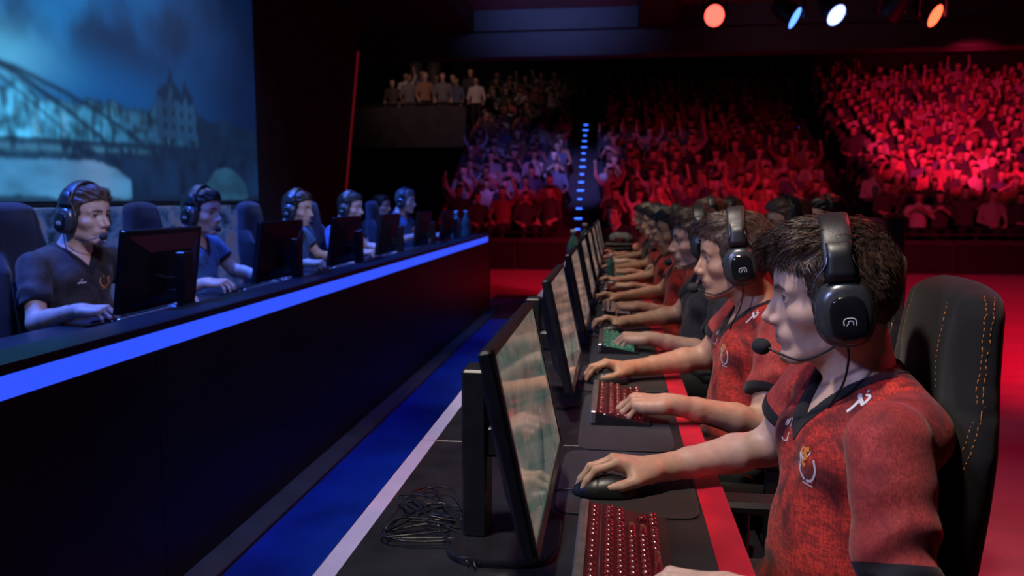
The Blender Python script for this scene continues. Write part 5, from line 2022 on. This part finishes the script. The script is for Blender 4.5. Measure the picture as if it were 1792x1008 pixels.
# green plastic bottles behind the monitors
M['bottle_green'] = plain('bottle_green', (0.10, 0.30, 0.22), 0.12, trans=0.6)
def bottle(loc, label, s=1.0):
    r = thing('bottle', label, 'bottle', loc, scale=(s, s, s), group='green bottles on the desks')
    n = 20
    prof = [(.0, .030), (.006, .034), (.09, .034), (.105, .031), (.12, .034), (.16, .034), (.19, .022), (.205, .013), (.222, .013)]
    b = MB(); b.rings([[(q * math.cos(2 * math.pi * k / n), q * math.sin(2 * math.pi * k / n), z) for k in range(n)] for z, q in prof])
    b.build('bottle_body', 'bottle_green', r, True)
    b = MB(); b.rings([[(q * math.cos(2 * math.pi * k / n), q * math.sin(2 * math.pi * k / n), z) for k in range(n)] for z, q in ((.219, .014), (.221, .016), (.238, .016), (.240, .014))])
    b.build('cap', 'logo_grey', r, True)
bottle((-.30, 6.05, .7302), 'tall clear green bottle behind the red team monitors, seen above the second monitor', 1.5)
bottle((-.27, 7.6, .7302), 'tall clear green bottle farther back behind the red team monitors', 1.5)
bottle((-1.74, 8.78, .8102), 'tall teal bottle near the far end of the blue team desk, left one', 1.6)
bottle((-1.70, 9.16, .8102), 'tall teal bottle at the far end of the blue team desk, right one', 1.6)
bottle((-.02, 5.75, .7332), 'small clear green bottle right of the fifth red team monitor', .8)

# ------------------------------------------------------------------ blue team
ms5 = person_meshes('blue_one', .0028, .0032, .0075, 2500, dict(yaw=-10, pitch=5, hscale=1.03, tw=18), hair=(-.004, -.020, -.003), face=.002, seed=5, hlen=.6)
ms6 = person_meshes('blue_far', .0045, .0048, .0110, 0, dict(yaw=-6, pitch=7, hscale=1.05), hair=(-.004, -.018, -.003), seed=6)
BLUE = [  # mesh, x, y, skin, hair, shirt, headset, label
    (ms5, -2.38, 3.28, 'skin_fair', 'hair_brown', ('jersey_black', 'jersey_black'), True, 'man in a black jersey with a headset, closest of the blue team behind the counter'),
    (ms6, -2.42, 4.36, 'skin_fair', 'hair_dark', ('jersey_blue', 'jersey_blue'), True, 'man in a blue jersey with a headset, second of the blue team behind the counter'),
    (ms6, -2.40, 5.72, 'skin_fair', 'hair_dark', ('jersey_blue', 'jersey_blue'), True, 'man in a blue jersey with a headset, third of the blue team behind the counter'),
    (ms6, -2.40, 6.92, 'skin_fair', 'hair_dark', ('jersey_blue_bright', 'jersey_blue_bright'), True, 'man in a bright blue jersey, fourth of the blue team behind the counter'),
    (ms6, -2.80, 9.22, 'skin_mid', 'hair_dark', ('jersey_black', 'jersey_black'), False, 'dark haired man without a headset, set back among the far blue team players'),
    (ms6, -2.38, 8.75, 'skin_fair', 'hair_fair', ('jersey_blue', 'jersey_blue'), True, 'light haired man with a headset, farthest of the blue team'),
]
BO = ['first', 'second', 'third', 'fourth', 'fifth', 'sixth']
for i, (ms, x, y, sk, ha, sh, hp, lab) in enumerate(BLUE):
    z = .065 if i < 5 else .12
    pr = place_person(ms, (x, y, z), lab, sk, ha, sh, scale=1.03, mirror=True, group='blue team players', small=i > 1)
    if i == 0:
        emblems(ms5, pr, shirt_of(pr), [('crest', (-.30, .075, .865), (1, -.1, 0), crest_w, 'print_orange', (0, 0, 1)), ('lettering', (-.30, -.075, .865), (1, .1, 0), [([(-.02, -.004), (-.008, .0), (.006, -.002), (.02, .001)], .006), ([(-.006, .010), (.004, .012)], .004)], 'logo_grey', (0, 0, 1))], 0, 0)
    if hp:
        place_headset(HS, ms, pr, 'black headset worn by the %s blue team player' % BO[i], 'headsets of the blue team', mic=i < 3)
    place_chair(CH, (x - .14, y + .02, .08), 'dark blue gaming chair behind the %s blue team player' % BO[i], rotz=math.pi, group='chairs of the blue team', fabric_='chair_blue', thread=False, sc=1.04)
BMON = monitor_meshes(wid=.54, hgt=.31, tilt=8, base_z=.085, screen='screen_rose')
for i, y in enumerate((2.93, 4.05, 5.10, 6.13, 7.28, 8.35)):
    place_monitor(BMON, (-1.79, y, .81), 'black monitor seen from behind, %s from the camera on the blue team desk' % BO[i], math.pi, 'monitors of the blue team')
for i, (ms, x, y, *_) in enumerate(BLUE):
    if i == 4:
        continue
    k = BO[i]
    place_keyboard((-1.99, y - .22, .8102), 'dark keyboard of the %s blue team player' % k, 'gloss_black', 'glow_red', False, 'keyboards of the blue team', math.pi)
    place_mouse(MOUSE, (-1.955, y + .085, .8102), 'black mouse beside the keyboard of the %s blue team player' % k, math.pi, 'mice of the blue team')

# ------------------------------------------------------------------ the crowd
def crowd_mat(name, stops, rough=.8):
    t = NT(name)
    o = t.n('ShaderNodeObjectInfo')
    a = t.n('ShaderNodeAttribute', attribute_name='tint')
    v = t.math('ADD', o.outputs['Random'], a.outputs['Fac'])
    v = t.math('FRACT', v)
    q = t.n('ShaderNodeValToRGB')
    q.color_ramp.interpolation = 'CONSTANT'
    e = q.color_ramp.elements
    while len(e) < len(stops):
        e.new(.5)
    for i, c in enumerate(stops):
        e[i].position = i / len(stops)
        e[i].color = c + (1,)
    t.link(v, q.inputs[0])
    t.set(base=q.outputs[0], rough=rough)
    return t.m
M['crowd_skin'] = crowd_mat('crowd_skin', [(.55, .36, .27), (.42, .26, .18), (.60, .42, .33), (.30, .18, .12)], .55)
M['crowd_hair'] = crowd_mat('crowd_hair', [(.02, .015, .012), (.06, .04, .03), (.015, .012, .012), (.20, .14, .09), (.03, .02, .018)])
M['crowd_top'] = crowd_mat('crowd_top', [(.45, .42, .42), (.05, .05, .06), (.30, .10, .10), (.10, .12, .20), (.60, .58, .56), (.08, .07, .07), (.35, .20, .12), (.20, .20, .22), (.5, .15, .15), (.04, .05, .09)])
M['crowd_legs'] = crowd_mat('crowd_legs', [(.03, .035, .06), (.02, .02, .022), (.10, .09, .08)])

def spectator(kind, h=.026):
    S = Solid((-.42, -.62, -.02), (.42, .30, 1.85), h)
    stand_ = kind in ('standing', 'standing_up')
    zb = .40 if stand_ else 0.0
    S.ell((0, 0, .78 + zb), (.17, .115, .24), 0)
    S.ell((0, .01, .55 + zb), (.17, .13, .14), .06)
    S.cap((-.16, 0, .95 + zb), (.16, 0, .95 + zb), .06, .06, .05)
    S.cap((0, 0, .98 + zb), (0, -.02, 1.09 + zb), .05, .05, .02)
    S.ell((0, -.025, 1.185 + zb), (.078, .098, .115), .02)
    arms = {'lap': [((.26, -.06, .68), (.12, -.26, .60)), ((-.26, -.06, .68), (-.10, -.28, .60))],
            'clap': [((.26, -.12, .76), (.03, -.33, .95)), ((-.26, -.12, .76), (-.03, -.33, .95))],
            'cheer': [((.30, -.06, 1.15), (.26, -.12, 1.42)), ((-.30, -.06, 1.12), (-.30, -.10, 1.40))],
            'wave': [((.31, -.06, 1.10), (.25, -.14, 1.38)), ((-.26, -.06, .68), (-.10, -.28, .60))],
            'chin': [((.24, -.18, .68), (.05, -.16, 1.00)), ((-.26, -.08, .68), (-.02, -.28, .66))],
            'standing': [((.25, .0, .68), (.22, -.12, .45)), ((-.25, .0, .68), (-.20, -.16, .50))],
            'standing_up': [((.28, -.08, 1.15), (.22, -.12, 1.40)), ((-.25, .0, .68), (-.20, -.16, .50))]}[kind]
    for (e, w), sg in zip(arms, (1, -1)):
        e = np.array(e) + (0, 0, zb); w = np.array(w) + (0, 0, zb)
        S.cap((.185 * sg, 0, .94 + zb), e, .052, .042, .03)
        S.cap(e, w, .042, .032, .02)
        S.ell(w, (.042, .042, .050), .02)
    for sg in (1, -1):
        if stand_:
            S.cap((.09 * sg, .0, .90), (.10 * sg, -.01, .48), .085, .06, .03)
            S.cap((.10 * sg, -.01, .48), (.11 * sg, .0, .06), .06, .045, .03)
            S.cap((.11 * sg, .0, .05), (.12 * sg, -.14, .04), .045, .04, .03)
        else:
            S.cap((.09 * sg, -.02, .50), (.12 * sg, -.42, .50), .085, .065, .04)
            S.cap((.12 * sg, -.42, .50), (.13 * sg, -.40, .06), .060, .045, .03)
            S.cap((.13 * sg, -.40, .05), (.14 * sg, -.52, .04), .045, .04, .03)
    V, F = S.mesh()
    C = V[F].mean(1)
    m = np.full(len(F), 2)
    z = C[:, 2] - zb
    m[z < (.58 if not stand_ else .52)] = 3
    m[(z > 1.055) & (np.abs(C[:, 0]) < .12)] = 0
    m[((z > 1.225) | ((C[:, 1] > .0) & (z > 1.12))) & (np.abs(C[:, 0]) < .13) & (z > 1.1)] = 1
    for e, w in arms:
        w = np.array(w) + (0, 0, zb); e = np.array(e) + (0, 0, zb)
        d = np.minimum(np.linalg.norm(C - w, axis=1), np.linalg.norm(C - (w * .6 + e * .4), axis=1))
        m[d < .075] = 0
    return V, F, m
KINDS = ['lap', 'clap', 'chin', 'lap', 'chin', 'clap', 'lap', 'chin', 'wave', 'clap', 'lap', 'cheer']
CM = ['crowd_skin', 'crowd_hair', 'crowd_top', 'crowd_legs']
SPEC = {}
for k_ in ('lap', 'clap', 'cheer', 'wave', 'chin', 'standing', 'standing_up'):
    V, F, m = spectator(k_)
    SPEC[k_] = (V, F, m, mesh_data('spectator_' + k_, V, F, CM, True, fmat=m))

def in_view(x, y, z, mrg=.02):
    c, s_ = math.cos(math.radians(7.2429)), math.sin(math.radians(7.2429))
    dx = x * c + y * s_
    dy = -x * s_ + y * c
    return dy > 1 and -.66 < dx / dy < .72

rg = random.Random(5)
seats = []
for i in range(NR):
    y = 15.2 + i * RD + .50
    z = .26 + i * RH
    for blk, xa, xb in (('a', A0, A1), ('b', B0, B1), ('c', C0, C1)):
        w = fan(xb, y) - fan(xa, y)
        n = int(w / .45)
        for k in range(n):
            x = fan(xa, y) + (k + .5) * w / n + rg.uniform(-.07, .07)
            if not in_view(x, y, z) or rg.random() < .05:
                continue
            kind = rg.choice(KINDS)
            seats.append((blk, i, x, y + rg.uniform(-.05, .05), z, kind, rg.uniform(-.5, .5), rg.uniform(.93, 1.07)))
seats.sort(key=lambda q: q[3])
LAB = {'a': ('the violet lit block left of the stairs', 'spectators left of the lit stairs'),
       'b': ('the dark red block between the aisles', 'spectators between the two aisles'),
       'c': ('the bright red block on the right', 'spectators right of the far aisle')}
POSE_W = {'lap': 'with hands down', 'clap': 'clapping', 'cheer': 'with both arms raised', 'wave': 'with one arm raised', 'chin': 'with one hand up'}
rest = []
for n_, (blk, i, x, y, z, kind, rot, sc) in enumerate(seats):
    if n_ < 292:
        o = link('spectator', SPEC[kind][3])
        o.location = (x, y, z)
        o.rotation_euler = (0, 0, rot + (-.12 * x / 6))
        o.scale = (sc, sc, sc)
        tag(o, 'spectator %s %s %s' % (POSE_W[kind], 'low in' if i < 5 else ('midway up' if i < 10 else 'high up in'), LAB[blk][0]), 'spectator', LAB[blk][1])
    else:
        rest.append((x, y, z, kind, rot, sc))
if rest:
    VV, FF, MM, TT = [], [], [], []
    cnt = 0
    for x, y, z, kind, rot, sc in rest:
        V, F, m, _ = SPEC[kind]
        c, s_ = math.cos(rot), math.sin(rot)
        q = V * sc
        q = np.stack([q[:, 0] * c - q[:, 1] * s_ + x, q[:, 0] * s_ + q[:, 1] * c + y, q[:, 2] + z], 1)
        VV.append(q); FF.append(F + cnt); MM.append(m); TT.append(np.full((len(V), 3), rg.random()))
        cnt += len(V)
    o = link('crowd', mesh_data('crowd_rest', np.concatenate(VV), np.concatenate(FF), CM, True, np.concatenate(TT), np.concatenate(MM)))
    o['kind'] = 'stuff'
    tag(o, 'dense crowd filling the upper rows of the grandstand', 'crowd')
# people on the balcony and at the head of the stairs
for k in range(11):
    o = link('spectator', SPEC['standing_up' if k == 1 else 'standing'][3])
    o.location = (-6.25 + k * .235 + rg.uniform(-.05, .05), 22.45 + (k % 2) * .55, 3.12 + (k % 2) * .18)
    o.rotation_euler = (0, 0, rg.uniform(-.5, .5))
    s_ = rg.uniform(.92, 1.05)
    o.scale = (s_, s_, s_)
    tag(o, 'spectator standing behind the balcony parapet at the upper left', 'spectator', 'spectators on the balcony')
for k, (x, lab) in enumerate(((-1.02, 'dark figure standing at the head of the lit stairs, left one'), (-.62, 'dark figure standing at the head of the lit stairs, right one'))):
    o = link('spectator', SPEC['standing'][3])
    o.location = (fan(x, 26.2), 26.2 + .4 * k, 3.86)
    tag(o, lab, 'spectator', 'figures at the head of the stairs')
b = MB(); b.box((fan(A1, 26), 26.4, 3.3), (fan(B0, 26) + .1, 29.9, 3.86)); struct('floor_landing', b, 'concrete_dark', label='landing at the head of the lit stairs')
